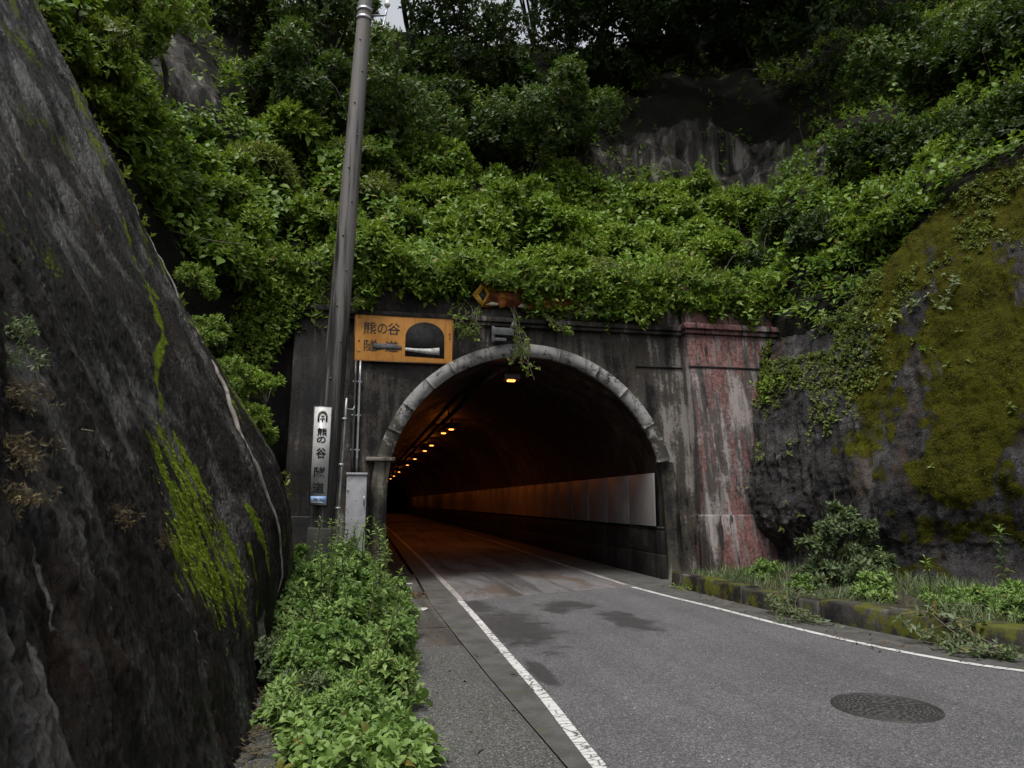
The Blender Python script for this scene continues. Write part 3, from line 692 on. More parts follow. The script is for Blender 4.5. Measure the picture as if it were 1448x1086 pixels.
def lamp_glass():
    s = NT('sodium_lens'); em = s.b.inputs; em['Base Color'].default_value = (.3, .12, .03, 1); em['Emission Color'].default_value = (1, .34, .055, 1); em['Emission Strength'].default_value = 3.2
    return s.m
metal_dk = simple_mat('dark_steel', (.06, .058, .055), .5, .6)
glass = lamp_glass()
LAMP_W = 4.5
def make_lamp():
    t = thing('tunnel_lamp', 'nearest orange sodium lamp glowing on the ceiling just inside the arch', 'ceiling lamp', (3.25, 15.7, 4.42), 'orange lamps along the tunnel ceiling')
    MB().box(3.05, 3.45, 15.55, 15.85, 4.36, 4.50, bev=.03).box(3.22, 3.28, 15.66, 15.74, 4.50, 4.74).put('housing', metal_dk, t)
    MB().box(3.16, 3.34, 15.64, 15.76, 4.325, 4.357, bev=.014).put('lens', glass, t)
    d = bpy.data.lights.new('bulb', 'POINT'); d.shadow_soft_size = .06; d.energy = LAMP_W; d.color = (1, .23, .03)
    l = bpy.data.objects.new('bulb', d); COL.objects.link(l); l.parent = t; l.location = (0, 0, -.20)
    d = bpy.data.lights.new('bulb', 'AREA'); d.shape = 'RECTANGLE'; d.size = .2; d.size_y = .12; d.energy = LAMP_W * 2.4; d.color = (1, .23, .03)
    l = bpy.data.objects.new('bulb', d); COL.objects.link(l); l.parent = t; l.location = (0, 0, -.11)
    return t
lamp0 = make_lamp()
lab = ['', 'second orange lamp from the portal, front one of a close pair on the tunnel ceiling', 'third orange lamp from the portal, rear one of the close pair on the ceiling', 'fourth orange lamp along the dark tunnel ceiling', 'fifth orange lamp along the dark tunnel ceiling',
       'sixth orange lamp down the dark tunnel ceiling', 'seventh orange lamp deep in the dark tunnel', 'eighth orange lamp deep in the dark tunnel', 'ninth, faint orange lamp deep in the tunnel', 'tenth, very faint orange lamp far down the tunnel', 'last faint orange lamp at the far end of the row']
for i, y in enumerate((15.7, 27.0, 28.6, 35, 38.9, 46.4, 54.3, 66.8, 77.6, 87, 99)):
    if i:
        c = dup(lamp0); c.location.y = y; c['label'] = lab[i]
        if i == 2: c.location.x -= .12
low = lamp0.children
for ch in lamp0.children:
    if ch.type == 'LIGHT': ch.data = ch.data.copy(); ch.data.energy = 1.2

# ------------------------------------------------------------------ lettering helper
def glyphs(items, fn, depth=.004, bold=.018):
    """items: (character, x0, x1, z0, z1) boxes; fn maps (a, b, d) -> xyz; ONE mesh"""
    mb = MB()
    for ch, a0, a1, b0, b1 in items:
        c = bpy.data.curves.new('t', 'FONT'); c.body = ch; c.extrude = .5; c.offset = bold; c.resolution_u = 4
        o = bpy.data.objects.new('t', c); COL.objects.link(o); bpy.context.view_layer.update()
        me = bpy.data.meshes.new_from_object(o.evaluated_get(bpy.context.evaluated_depsgraph_get()))
        V = np.array([v.co[:] for v in me.vertices]); F = [tuple(p.vertices) for p in me.polygons]
        bpy.data.objects.remove(o); bpy.data.curves.remove(c); bpy.data.meshes.remove(me)
        lo, hi = V.min(0), V.max(0); t = (V - lo) / (hi - lo)
        mb.add([fn(a0 + (a1 - a0) * p[0], b0 + (b1 - b0) * p[1], depth * p[2]) for p in t], F)
    return mb

# ------------------------------------------------------------------ orange tunnel sign
def orange_mat():
    s = NT('weathered_orange_paint'); a = s.noise(3.2, 6, None, .65, .4); f = s.noise(26, 5, None, .7)
    st = s.noise(1., 5, s.scale(s.pos, (9, 9, .9)), .6)
    c = s.mix(s.ramp(a, .3, .7), (.43, .175, .028), (.55, .26, .050)); c = s.mix(s.mul(s.ramp(st, .52, .68), .55), c, (.26, .085, .018))
    c = s.mix(s.ramp(f, .64, .72), c, (.16, .06, .025)); c = s.mix(s.ramp(s.noise(6, 5), .66, .72), c, (.10, .05, .03))
    s.bump(f, .2, .005); return s.fin(c, .6, spec=.35)
orange = orange_mat()
black_paint = simple_mat('faded_black_paint', (.022, .021, .021), .6, var=.4, scale=30, dirt=(.05, .04, .03), dirt_amt=.2)
grey_paint = simple_mat('grey_overpaint', (.075, .078, .082), .7, var=.4, scale=14, dirt=(.3, .13, .02), dirt_amt=.5)
white_paint = simple_mat('dirty_white_paint', (.50, .50, .48), .6, scale=22, dirt=(.12, .10, .08), dirt_amt=.6)
rim = simple_mat('sign_edge_steel', (.16, .075, .03), .6, .2)
sg = thing('tunnel_sign', 'weathered orange board with black kanji and a black tunnel pictogram', 'sign', (.75, 14.76, 4.49))
SX, SZ, SY = -.256, 5.49, 14.66
def sgn_pt(u, v, d=0): return (SX + u / 632 * 2.02, SY - d, SZ - v / 320 * 1.005 - .02 * u / 632 * 0)
MB().box(SX, SX + 2.02, SY, SY + .07, SZ - 1.005, SZ, bev=.008).put('board', orange, sg)
e = .022; fr = MB().box(SX - .012, SX + 2.032, SY - .006, SY + .085, SZ - 1.005 - e, SZ - 1.006).box(SX - .012, SX + 2.032, SY - .006, SY + .085, SZ + .001, SZ + e)
fr.box(SX - e, SX - .013 + .012, SY - .004, SY + .083, SZ - 1.005, SZ).box(SX + 2.021, SX + 2.02 + e, SY - .004, SY + .083, SZ - 1.005, SZ); fr.put('frame', rim, sg)
gl_ = lambda a, b, d: sgn_pt(a, b, d + .002)
glyphs([('熊', 50, 132, 142, 58), ('の', 142, 202, 136, 70), ('谷', 206, 286, 142, 62), ('隧', 58, 140, 258, 180), ('道', 192, 276, 258, 184)], gl_, bold=.006).put('lettering', black_paint, sg)
sm = [(120, 206), (170, 202), (250, 204), (300, 216), (302, 240), (250, 246), (190, 240), (140, 248), (116, 240)]
MB().prism(sm, lambda a, b: sgn_pt(a, b, .0085), lambda a, b: sgn_pt(a, b, .0005)).put('smear', grey_paint, sg)
pg = [(322, 282), (322, 150)] + [(450 - 128 * math.cos(a), 150 - 105 * math.sin(a)) for a in np.linspace(.15, math.pi - .15, 18)] + [(578, 150), (578, 290)]
pic = MB().prism(pg, lambda a, b: sgn_pt(a, b, .004), lambda a, b: sgn_pt(a, b, .0005)); po = pic.put('pictogram', simple_mat('pictogram_black', (.022, .021, .022), .75, var=.3, scale=9, dirt=(.05, .045, .04), spec=.2), sg)
wd = [(322, 226), (400, 228), (470, 226), (545, 216), (547, 266), (470, 262), (400, 254), (322, 246)]
MB().prism(wd, lambda a, b: sgn_pt(a, b, .008), lambda a, b: sgn_pt(a, b, .0045)).put('road_wedge', white_paint, po)
sm2 = MB()
for a, b, w, h in ((610, 112, 7, 16), (612, 134, 5, 20), (608, 152, 8, 6), (14, 22, 16, 4), (14, 30, 4, 12), (26, 22, 3, 14), (18, 190, 12, 4), (24, 184, 4, 18), (20, 262, 18, 4), (12, 254, 4, 10)):
    sm2.box(*sorted((sgn_pt(a, b)[0], sgn_pt(a + w, b)[0])), SY - .005, SY - .0006, *sorted((sgn_pt(a, b)[2], sgn_pt(a, b + h)[2])))
sm2.each('small_mark', black_paint, sg)

# ------------------------------------------------------------------ utility pole and its name board
def pole_mat():
    s = NT('weathered_pole'); st = s.noise(1., 6, s.scale(s.pos, (8, 8, .35)), .7, .2); f = s.noise(40, 5, None, .7); z = s.axis(2)
    v = s.math('ADD', st, s.ramp(z, 1.5, 8.5, -.12, .09))
    c = s.mix(s.ramp(v, .40, .58), (.013, .012, .011), (.115, .108, .10)); c = s.mix(s.ramp(f, .6, .72), c, (.035, .033, .03))
    s.bump(s.math('ADD', st, s.mul(f, .4)), .5, .015); return s.fin(c, s.ramp(st, .4, .6, .45, .7), spec=.4)
polem = pole_mat()
def pax(z): return np.array([-.672 + .0402 * z, 12.0, z])
def prad(z): return .212 - .0082 * z
up = thing('utility_pole', 'tall grey leaning utility pole in front of the portal', 'utility pole', (-.672, 12, 0))
zz = np.linspace(-.2, 13.5, 40); mb = MB().tube([pax(z) for z in zz], [prad(z) for z in zz], 28); mb.put('shaft', polem, up, smooth=True)
MB().tube([pax(z) for z in (-.2, .8, 1.17, 1.20)], [.214, .213, .212, .206], 28).put('footing', simple_mat('footing_concrete', (.055, .053, .05), .85, scale=7), up, smooth=True)
hw = MB(); galv = simple_mat('galvanised_steel', (.30, .31, .32), .4, .7, var=.25)
bands = MB()
for z in (10.45, 10.28): bands.tube([pax(z - .03), pax(z + .03)], prad(z) + .012, 28)
bands.each('steel_band', galv, up)
p = pax(10.36); br = MB().tube([p + (prad(10.3), -.04, 0), p + (.38, -.10, 0), p + (.40, -.10, .20)], .02, 8).tube([p + (.38, -.10, .0), p + (.34, -.10, -.22), p + (.26, -.12, -.26)], .014, 8).put('bracket', galv, up, smooth=True)
MB().tube([p + (.40, -.10, .16), p + (.40, -.10, .22), p + (.40, -.10, .24), p + (.40, -.10, .33)], [.025, .06, .045, .04], 12).put('insulator', simple_mat('porcelain', (.6, .6, .58), .25, dirt_amt=.2), br, smooth=True)
steps = MB()
for i, z in enumerate(np.arange(3.6, 9.8, .62)):
    a = math.pi * (.62 if i % 2 else .42); d = np.array([-math.cos(a), -math.sin(a), 0]); q = pax(z)
    steps.tube([q + d * (prad(z) - .01), q + d * (prad(z) + .012)], .016, 8)
steps.each('step_socket', metal_dk, up)
# conduit strapped on the right-hand side
cd = MB(); cx = [pax(z) + (prad(z) + .045, -.03, 0) for z in np.linspace(.6, 3.3, 10)]; cd.tube(cx, .022, 8); cdo = cd.put('conduit', galv, up, smooth=True)
st = MB()
for z in (1.5, 2.2, 2.95):
    q = pax(z) + (prad(z) + .045, -.03, 0); st.tube([q + (-.06, 0, 0), q + (.035, 0, 0)], .03, 8)
q = pax(3.12) + (prad(3.1) + .06, -.05, 0); st.tube([q, q + (.10, 0, -.01), q + (.13, 0, .05)], .010, 6); st.each('strap', galv, cdo)
nb = thing('name_board', 'tall narrow white board with vertical black kanji fixed to the leaning pole', 'sign', (-.66, 11.75, 1.45))
tl, tr, bl, brr = [at(x, y, 11.75) for x, y in ((445.2, 575.5), (468.8, 576.3), (437.6, 713.5), (461.6, 714.5))]
def nbp(u, v, d=0):                                  # u,v in 0..1 from the top left corner
    q = (tl * (1 - u) + tr * u) * (1 - v) + (bl * (1 - u) + brr * u) * v; return (q[0], q[1] - d, q[2])
board_w = simple_mat('white_enamel', (.38, .38, .38), .4, var=.12, scale=9, dirt=(.20, .185, .17), dirt_amt=.6)
MB().prism([(0, 0), (1, 0), (1, 1), (0, 1)], lambda a, b: nbp(a, b, 0), lambda a, b: nbp(a, b, -.02)).put('board', board_w, nb)
MB().prism([(-.06, -.012), (1.06, -.012), (1.06, 1.012), (-.06, 1.012)], lambda a, b: nbp(a, b, -.0205), lambda a, b: nbp(a, b, -.055)).put('backing', metal_dk, nb)
g = lambda a, b, d: nbp(a, b, d + .002)
glyphs([('熊', .22, .80, .295, .215), ('の', .22, .76, .368, .305), ('谷', .22, .82, .525, .42), ('隧', .16, .82, .728, .615), ('道', .14, .82, .885, .775)], g, bold=.016).put('lettering', simple_mat('board_black', (.012, .012, .012), .8, var=.1, dirt_amt=0, spec=.1), nb)
brn = simple_mat('brown_emblem', (.06, .045, .022), .6)
em = MB(); oa = [(.5 - .30 * math.cos(a), .105 - .070 * math.sin(a)) for a in np.linspace(0, math.pi, 15)]; ia = [(.5 - .19 * math.cos(a), .105 - .044 * math.sin(a)) for a in np.linspace(math.pi, 0, 15)]
em.prism([(.20, .15)] + oa + [(.80, .15), (.69, .15)] + ia + [(.31, .15)], lambda a, b: nbp(a, b, .005), lambda a, b: nbp(a, b, .0005))
for q in ([(.40, .085), (.60, .085), (.60, .097), (.40, .097)], [(.46, .097), (.54, .097), (.54, .15), (.46, .15)], [(.36, .115), (.44, .112), (.44, .125), (.36, .128)], [(.56, .112), (.64, .115), (.64, .128), (.56, .125)]): em.prism(q, lambda a, b: nbp(a, b, .005), lambda a, b: nbp(a, b, .0005))
em.put('emblem', brn, nb)
blue = simple_mat('faded_blue', (.17, .29, .52), .5, dirt_amt=.2); pb = MB().prism([(.05, .915), (.95, .91), (.96, .985), (.05, .985)], lambda a, b: nbp(a, b, .003), lambda a, b: nbp(a, b, .0005)).put('blue_patch', blue, nb)
wv = MB()
for cx in (.32, .66):
    arc = [(cx + .13 * math.cos(a), .953 + .022 * math.sin(a)) for a in np.linspace(.9, 5.6, 14)]; wv.tube([nbp(a, b, .005) for a, b in arc], .006, 6)
wv.tube([nbp(a, b, .005) for a, b in [(.08, .975), (.3, .98), (.6, .976), (.92, .98)]], .004, 6); wv.put('wave_mark', white_paint, pb)

# ------------------------------------------------------------------ grey utility box, its two conduits, and small fittings on the wall
def box_mat():
    s = NT('pitted_grey_cabinet'); a = s.noise(4, 5); v = s.voro(11); f = s.noise(30, 5, None, .7)
    c = s.mix(s.ramp(a, .3, .7), (.22, .22, .235), (.33, .33, .345)); c = s.mix(s.ramp(s.math('ADD', v, s.mul(f, .18)), .24, .20), c, (.03, .026, .024)); c = s.mix(s.ramp(f, .66, .74), c, (.09, .07, .06))
    s.bump(f, .2, .005); return s.fin(c, .55, spec=.4)
cab = box_mat()
ub = thing('utility_box', 'narrow pale grey pitted steel cabinet beside the left foot of the arch', 'utility box', (-.15, 14.1, .0))
a, b2 = at(490.5, 672, 14.0), at(519, 672, 14.0)
MB().box(a[0], b2[0], 14.0, 14.32, .02, a[2], bev=.012).put('cabinet', cab, ub)
MB().box(a[0] - .015, b2[0] + .015, 13.98, 14.33, a[2] + .002, a[2] + .05, bev=.012).put('lid', cab, ub)
MB().box(b2[0] - .05, b2[0] - .03, 13.975, 13.998, 1.55, 1.72).box(a[0] + .02, a[0] + .04, 13.985, 13.999, 1.0, 1.05).box(a[0] + .02, a[0] + .04, 13.985, 13.999, 1.8, 1.85).each('latch', galv, ub)
topz = a[2]
for nm, x, mt, lbl in (('conduit_pipe', 500, metal_dk, 'dark conduit pipe running down the wall from the orange sign'), ('conduit_pipe', 506.5, galv, 'pale grey conduit pipe, right of the dark one below the orange sign')):
    q = at(x, 600, 14.5); zz = np.linspace(topz + .05, 4.47, 8); P = [(q[0], 14.29 + .1 * z - .06, z) for z in zz]
    t = thing(nm, lbl, 'pipe', (q[0], 14.4, topz + .05), 'conduits between sign and cabinet'); MB().tube(P, .030 if mt is metal_dk else .026, 10).put('pipe', mt, t, smooth=True)
    s_ = MB()
    for z in (2.6, 3.3, 4.0): s_.box(q[0] - .05, q[0] + .05, 0, .03, z, z + .04, lambda V, z=z: V + np.array([0, 14.29 + .1 * z - .10 + .03, 0]))
    s_.each('clip', galv, t)
jb = thing('junction_box', 'small grey junction box on the parapet above the orange sign', 'junction box', tuple(at(517, 405, 14.82)))
p0, p1 = at(509.5, 411, 14.8), at(523, 399.5, 14.8); MB().box(p0[0], p1[0], 14.76, 14.90, p0[2], p1[2], bev=.015).put('case', simple_mat('grey_plastic', (.25, .25, .24), .5), jb)
MB().box(p0[0] - .01, p1[0] + .01, 14.74, 14.758, p0[2] - .01, p1[2] + .01, bev=.006).put('cover', simple_mat('grey_plastic_cover', (.32, .32, .31), .5), jb)
lb = thing('lamp_bracket', 'bent grey steel lamp bracket at the crown of the arch', 'bracket', tuple(at(712, 467, 14.6)))
steel = simple_mat('dull_grey_steel', (.085, .087, .09), .5, .3)
def pbx(xa, ya, xb, yb, Ya, Yb):
    q0, q1 = at(xa, yb, Ya), at(xb, ya, Ya); return (q0[0], q1[0], Ya, Yb, q0[2], q1[2])
MB().box(*pbx(697, 464, 727, 473, 14.55, 14.72), bev=.01).put('arm', steel, lb)
MB().box(*pbx(695.5, 461, 699.5, 483, 14.56, 14.62), bev=.006).box(*pbx(697, 478, 716, 481.5, 14.57, 14.61), bev=.005).put('drop_leg', steel, lb)
q0, q1, q2 = at(724, 466, 14.6), at(727.5, 452, 14.65), at(728, 440, 14.75)
MB().tube([q0, (q0 + q1) / 2, q1, q2], [.065, .05, .03, .02], 8).put('stay', steel, lb, smooth=True)

# ------------------------------------------------------------------ painted plaque over the arch
pq = thing('carved_plaque', 'rusty orange and yellow plaque half hidden under vines above the arch', 'plaque', tuple(at(747, 420, 14.72)))
def rust_mat():
    s = NT('rusty_orange_plaque'); a = s.noise(3.2, 6, None, .68, .6); b_ = s.noise(7, 5, None, .7)
    c = s.mix(s.ramp(a, .4, .56), (.06, .016, .005), (.21, .06, .010)); c = s.mix(s.ramp(b_, .58, .64), c, (.035, .014, .008)); c = s.mix(s.ramp(a, .60, .66), c, (.45, .24, .03))
    s.bump(b_, .4, .01); return s.fin(c, .7, spec=.3)
YP = 14.70
def qp(x, y, d=0): r = at(x, y, YP); return (r[0], r[1] - d, r[2])
ou = [(667, 417), (680, 400), (700, 398), (760, 402), (824, 410), (829, 428), (818, 441), (790, 436), (750, 437), (705, 432), (688, 434), (681, 433)]
MB().prism(ou, lambda x, y: qp(x, y, 0), lambda x, y: qp(x, y, -.06)).put('panel', rust_mat(), pq)
yel = simple_mat('ochre_paint', (.46, .25, .02), .6, scale=8, dirt=(.12, .05, .01), dirt_amt=.5)
dia = MB(); O = [(667, 417), (683, 399), (692, 416), (682, 434)]; I = [(677, 417), (683.5, 408), (688, 417), (682.5, 427)]
for k in range(4):
    l = (k + 1) % 4; dia.prism([O[k], O[l], I[l], I[k]], lambda x, y: qp(x, y, .022), lambda x, y: qp(x, y, .001))
dia.put('diamond_ring', yel, pq)
MB().prism(I, lambda x, y: qp(x, y, .006), lambda x, y: qp(x, y, .001)).put('dark_inset', simple_mat('inset_black', (.015, .02, .018), .6), pq)
MB().prism([(686, 431), (695, 427), (705, 429), (704, 432), (694, 432)], lambda x, y: qp(x, y, .012), lambda x, y: qp(x, y, .001)).prism([(732, 434), (738, 429), (745, 430), (748, 434), (740, 436)], lambda x, y: qp(x, y, .012), lambda x, y: qp(x, y, .001)).each('cream_patch', simple_mat('cream_paint', (.42, .40, .26), .6, dirt_amt=.4), pq)
orb = simple_mat('bright_orange_paint', (.27, .08, .01), .6, scale=8)
MB().prism([(704, 424), (710, 422), (716, 426), (714, 434), (706, 436)], lambda x, y: qp(x, y, .014), lambda x, y: qp(x, y, .001)).prism([(745, 428), (752, 424), (760, 428), (757, 436), (748, 436)], lambda x, y: qp(x, y, .014), lambda x, y: qp(x, y, .001)).each('orange_patch', orb, pq)

# ------------------------------------------------------------------ manhole cover
mh = thing('manhole_cover', 'round cast iron manhole cover with embossed blocks in the asphalt', 'manhole cover', (4.1, 5.22, 0))
iron = simple_mat('cast_iron', (.017, .016, .0155), .7, .0, scale=40, var=.4, dirt=(.055, .045, .035), dirt_amt=.5)
iron2 = simple_mat('worn_iron', (.032, .030, .0295), .65, .0, scale=40, var=.35)
MC = np.array([4.1, 5.22])
def annulus(mb, r0, r1, z0, z1, n=64):
    V = []
    for k in range(n):
        a = 2 * math.pi * k / n
        for r, z in ((r0, z0), (r0, z1), (r1, z1), (r1, z0)): V.append((MC[0] + r * math.cos(a), MC[1] + r * math.sin(a), z))
    mb.add(V, [(4 * k + j, 4 * k + (j + 1) % 4, 4 * ((k + 1) % n) + (j + 1) % 4, 4 * ((k + 1) % n) + j) for k in range(n) for j in range(3)])
f_ = MB(); annulus(f_, .415, .445, -.02, .010); f_.put('frame', iron, mh)
d_ = MB(); d_.add([(MC[0] + .408 * math.cos(a), MC[1] + .408 * math.sin(a), .004) for a in np.linspace(0, 2 * math.pi, 65)[:-1]], [tuple(range(64))]); cov = d_.put('cover', iron, mh)
e_ = MB(); annulus(e_, .125, .14, .004, .011); annulus(e_, .395, .407, .004, .010)
for r in np.arange(.165, .39, .034):
    k = 0.
    while k < 2 * math.pi - .03:
        w = random.uniform(.045, .10) / r; 
        if k + w > 2 * math.pi: break
        V = []
        for z in (.004, .0105):
            for a, rr in ((k + .012 / r, r - .012), (k + w - .006 / r, r - .012 + random.uniform(-.004, .004)), (k + w - .006 / r, r + .012), (k + .012 / r, r + .012 + random.uniform(-.004, .004))): V.append((MC[0] + rr * math.cos(a), MC[1] + rr * math.sin(a), z))
        e_.add(V, [(4, 5, 6, 7), (0, 1, 5, 4), (1, 2, 6, 5), (2, 3, 7, 6), (3, 0, 4, 7)]); k += w
for k in range(5):
    a = k * 1.257; q = MC + .065 * np.array([math.cos(a), math.sin(a)]); e_.tube([(q[0], q[1], .002), (q[0], q[1], .0105)], .032, 10)
e_.put('embossing', iron2, cov); mh.scale = (.9, .9, 1)
# ------------------------------------------------------------------ leaves
def tmpl(kind):
    if kind == 'simple':      # folded pointed oval
        T = np.array([(0, 0, 0), (-.25, .42, .07), (0, .5, 0), (.25, .42, .07), (0, 1, -.10)]); F = [(0, 2, 1), (0, 3, 2), (1, 2, 4), (2, 3, 4)]
    elif kind == 'slim':
        T = np.array([(0, 0, 0), (-.14, .42, .04), (0, .5, 0), (.14, .42, .04), (0, 1, -.16)]); F = [(0, 2, 1), (0, 3, 2), (1, 2, 4), (2, 3, 4)]
    elif kind == 'round':     # broad ovate leaf with a stalk
        T = np.array([(0, 0, 0), (-.012, .0, 0), (0, .12, .02), (-.24, .24, .07), (0, .32, .01), (.24, .24, .07), (-.30, .48, .08), (0, .58, 0), (.30, .48, .08), (-.18, .74, .03), (0, .80, -.04), (.18, .74, .03), (0, 1, -.14)])
        F = [(1, 0, 2), (2, 4, 3), (2, 5, 4), (3, 4, 7), (3, 7, 6), (4, 5, 8), (4, 8, 7), (6, 7, 10), (6, 10, 9), (7, 8, 11), (7, 11, 10), (9, 10, 12), (10, 11, 12)]
    elif kind == 'blade':
        T = np.array([(-.035, 0, 0), (.035, 0, 0), (-.028, .55, .04), (.028, .55, .04), (0, 1, -.10)]); F = [(0, 1, 3), (0, 3, 2), (2, 3, 4)]
    return T, np.array(F)
def leaves(name, L, mat, parent=None, loc=None, kind='simple'):
    P, D, N, S, tint = L
    T, F = tmpl(kind); n = len(P); k = len(T)
    D = unit(D); N = unit(N - D * (N * D).sum(1, keepdims=True)); X = np.cross(D, N)
    V = P[:, None] + S[:, None, None] * (T[None, :, 0:1] * X[:, None] + T[None, :, 1:2] * D[:, None] + T[None, :, 2:3] * N[:, None])
    FF = (F[None] + (np.arange(n) * k)[:, None, None]).reshape(-1, 3)
    return put(name, V.reshape(-1, 3), FF, mat, parent, loc, smooth=False, attrs={'tint': np.repeat(np.clip(tint, 0, 1), k)})
def cat(*Ls): return tuple(np.concatenate([l[i] for l in Ls]) for i in range(5))
def sprigs(P, A, leaf, k=7, tint=None, spread=(25, 85), jit=.35, step=.28, up=.35):
    """rosettes of k leaves round the axis A at every P"""
    n = len(P); A = unit(A + rng.normal(0, jit * .5, (n, 3)))
    ref = np.where(np.abs(A[:, 2:3]) > .9, np.array([[1., 0, 0]]), np.array([[0, 0, 1.]]))
    U = unit(np.cross(A, ref)); W = np.cross(A, U); az = rng.uniform(0, 6.28, n); tint = rng.uniform(.2, .8, n) if tint is None else tint
    sz = leaf * rng.uniform(.75, 1.25, n); out = []
    for i in range(k):
        f = i / max(1, k - 1); a = az + i * 2.4 + rng.normal(0, .2, n); th = R(spread[0]) + (R(spread[1]) - R(spread[0])) * f + rng.normal(0, .16, n)
        rad = U * np.cos(a)[:, None] + W * np.sin(a)[:, None]
        D = A * np.cos(th)[:, None] + rad * np.sin(th)[:, None]; D[:, 2] -= .12 * f
        Nn = A * .8 + np.array([0, 0, up]) + rng.normal(0, .25, (n, 3))
        s = sz * rng.uniform(.7, 1.15, n) * (.7 + .5 * f)
        out.append((P - A * (sz * step * f * 3)[:, None], D, Nn, s, tint + rng.normal(0, .10, n)))
    return cat(*out)
def lobes_cloud(r, h, nl, ns, leaf, k=7, seed=0, rl=(.30, .52), base=0., flat=1., tvar=.5, updown=.25, spread=(25, 85), low=-.35):
    """points on the outside of a heap of lobes, as rosettes"""
    g = np.random.default_rng(seed); C = []; Rr = []
    for i in range(nl):
        d = g.normal(size=3); d /= np.linalg.norm(d); d[2] = abs(d[2]) if base == 0 else d[2]; q = g.uniform(.25, .78) ** .7
        C.append((d[0] * r * q, d[1] * r * q, base + (d[2] * q) * h)); Rr.append(g.uniform(*rl) * min(r, h * 1.2))
    C = np.array(C); Rr = np.array(Rr); tl = g.uniform(0, 1, nl)
    i = g.choice(nl, ns * 2, p=Rr ** 2 / (Rr ** 2).sum()); d = unit(g.normal(size=(ns * 2, 3))); d[:, 2] = np.where(d[:, 2] < low, -d[:, 2], d[:, 2]); d *= np.array([1, 1, flat])
    P = C[i] + d * (Rr[i] * g.uniform(.72, 1.06, ns * 2))[:, None]
    dist = np.min(np.where(np.arange(nl)[None] == i[:, None], 9, np.linalg.norm(P[:, None] - C[None], axis=2) / Rr[None]), axis=1)
    keep = (dist > .72) & (P[:, 2] > (.02 if base == 0 else -99)); P = P[keep][:ns]; i = i[keep][:ns]; d = d[keep][:ns]
    A = d * .75 + np.array([0, 0, updown]) + .25 * unit(P - np.array([0, 0, base]))
    t = .5 + tvar * (tl[i] - .5) + .25 * fbm(P + seed, 2.2 / r, 2)
    return sprigs(P, A, leaf, k, t, spread), C, Rr
def shrub(name, label, catg, loc, r, h, leaf, ns, mat, seed, nl=14, k=7, kind='simple', group=None, stems=True, tvar=.5, base=0, spread=(25, 85), stemmat=None, rl=(.30, .52), updown=.25):
    t = thing(name, label, catg, (0, 0, 0), group)
    L, C, Rr = lobes_cloud(r, h, nl, ns, leaf, k, seed, tvar=tvar, spread=spread, rl=rl, updown=updown)
    leaves('foliage', L, mat, t, kind=kind)
    if stems:
        mb = MB(); g = np.random.default_rng(seed + 99)
        for c in C:
            m = c * .5 + g.normal(0, .06 * r, 3); m[2] = c[2] * .45
            mb.tube([(c[0] * .08, c[1] * .08, -.15), m, c, c + (c - m) * .5], [.016 * r + .006, .012 * r + .004, .007 * r + .003, .003], 5, False)
        mb.put('stems', stemmat or M['stem'], t)
    t.location = loc; return t
def place(proto, loc, s=1., rz=0., label=None, group=None, first=[None], tilt=(0, 0)):
    c = proto if not proto.get('_used') else dup(proto)
    proto['_used'] = 1
    if '_used' in c and c is not proto: del c['_used']
    c.location = loc; c.rotation_euler = (tilt[0], tilt[1], rz); c.scale = (s, s, s * random.uniform(.9, 1.1))
    if label: c['label'] = label
    if group: c['group'] = group
    return c
PROTOS = []
def surf_scatter(G, N, n, wfn=None):
    """n random points on a grid surface, weighted by wfn(row, column)"""
    a = G[1:, :-1] - G[:-1, :-1]; b = G[:-1, 1:] - G[:-1, :-1]; ar = np.linalg.norm(np.cross(a, b), axis=2)
    if wfn is not None: ar = ar * wfn[:-1, :-1]
    i = rng.choice(ar.size, n, p=(ar / ar.sum()).ravel()); r, c = np.unravel_index(i, ar.shape); u = rng.uniform(size=(n, 1)); v = rng.uniform(size=(n, 1))
    return G[r, c] + a[r, c] * u + b[r, c] * v, N[r, c], r, c

# ------------------------------------------------------------------ vines and undergrowth covering the bank
w = np.where((TT > .97) & (TT < 4.2), 1., 0.) * np.where(TT < 2.2, 1.0, .55)
rockm = np.maximum(sstep(1.12, .75, np.hypot((SS - 7.45) / 1.0, (TT - 2.6) / .75)), sstep(1.12, .75, np.hypot((SS - 3.0) / .6, (TT - 2.6) / .5)))
w = w * (1 - .965 * rockm) * np.where((SS > 1.5) & (SS < 12.3), 1, .03) * np.where(TT < 1.0, .3, 1) * np.where((TT > 3) & ((SS < 8) | (SS > 10.6)), .25, 1)
P, N, r_, c_ = surf_scatter(HG, HN, 27000, w)
hgt = .5 * np.clip(fbm(P, .8, 3) + .35, 0, 1) + .10 * rng.uniform(size=len(P)) ** 1.0
P = P + N * hgt[:, None]; A = N * .6 + np.array([0, -.15, .6])
tn = .45 + .7 * fbm(P, .55, 3) + .18 * rng.normal(size=len(P))
right = sstep(7.2, 9.2, SS[r_, c_])
tag(leaves('vine_cover', sprigs(P, A, .19, 6, tn - .5 * right), M['leaf_bank']), 'green leafy vines and undergrowth covering the bank over the portal', 'undergrowth', kind='stuff')

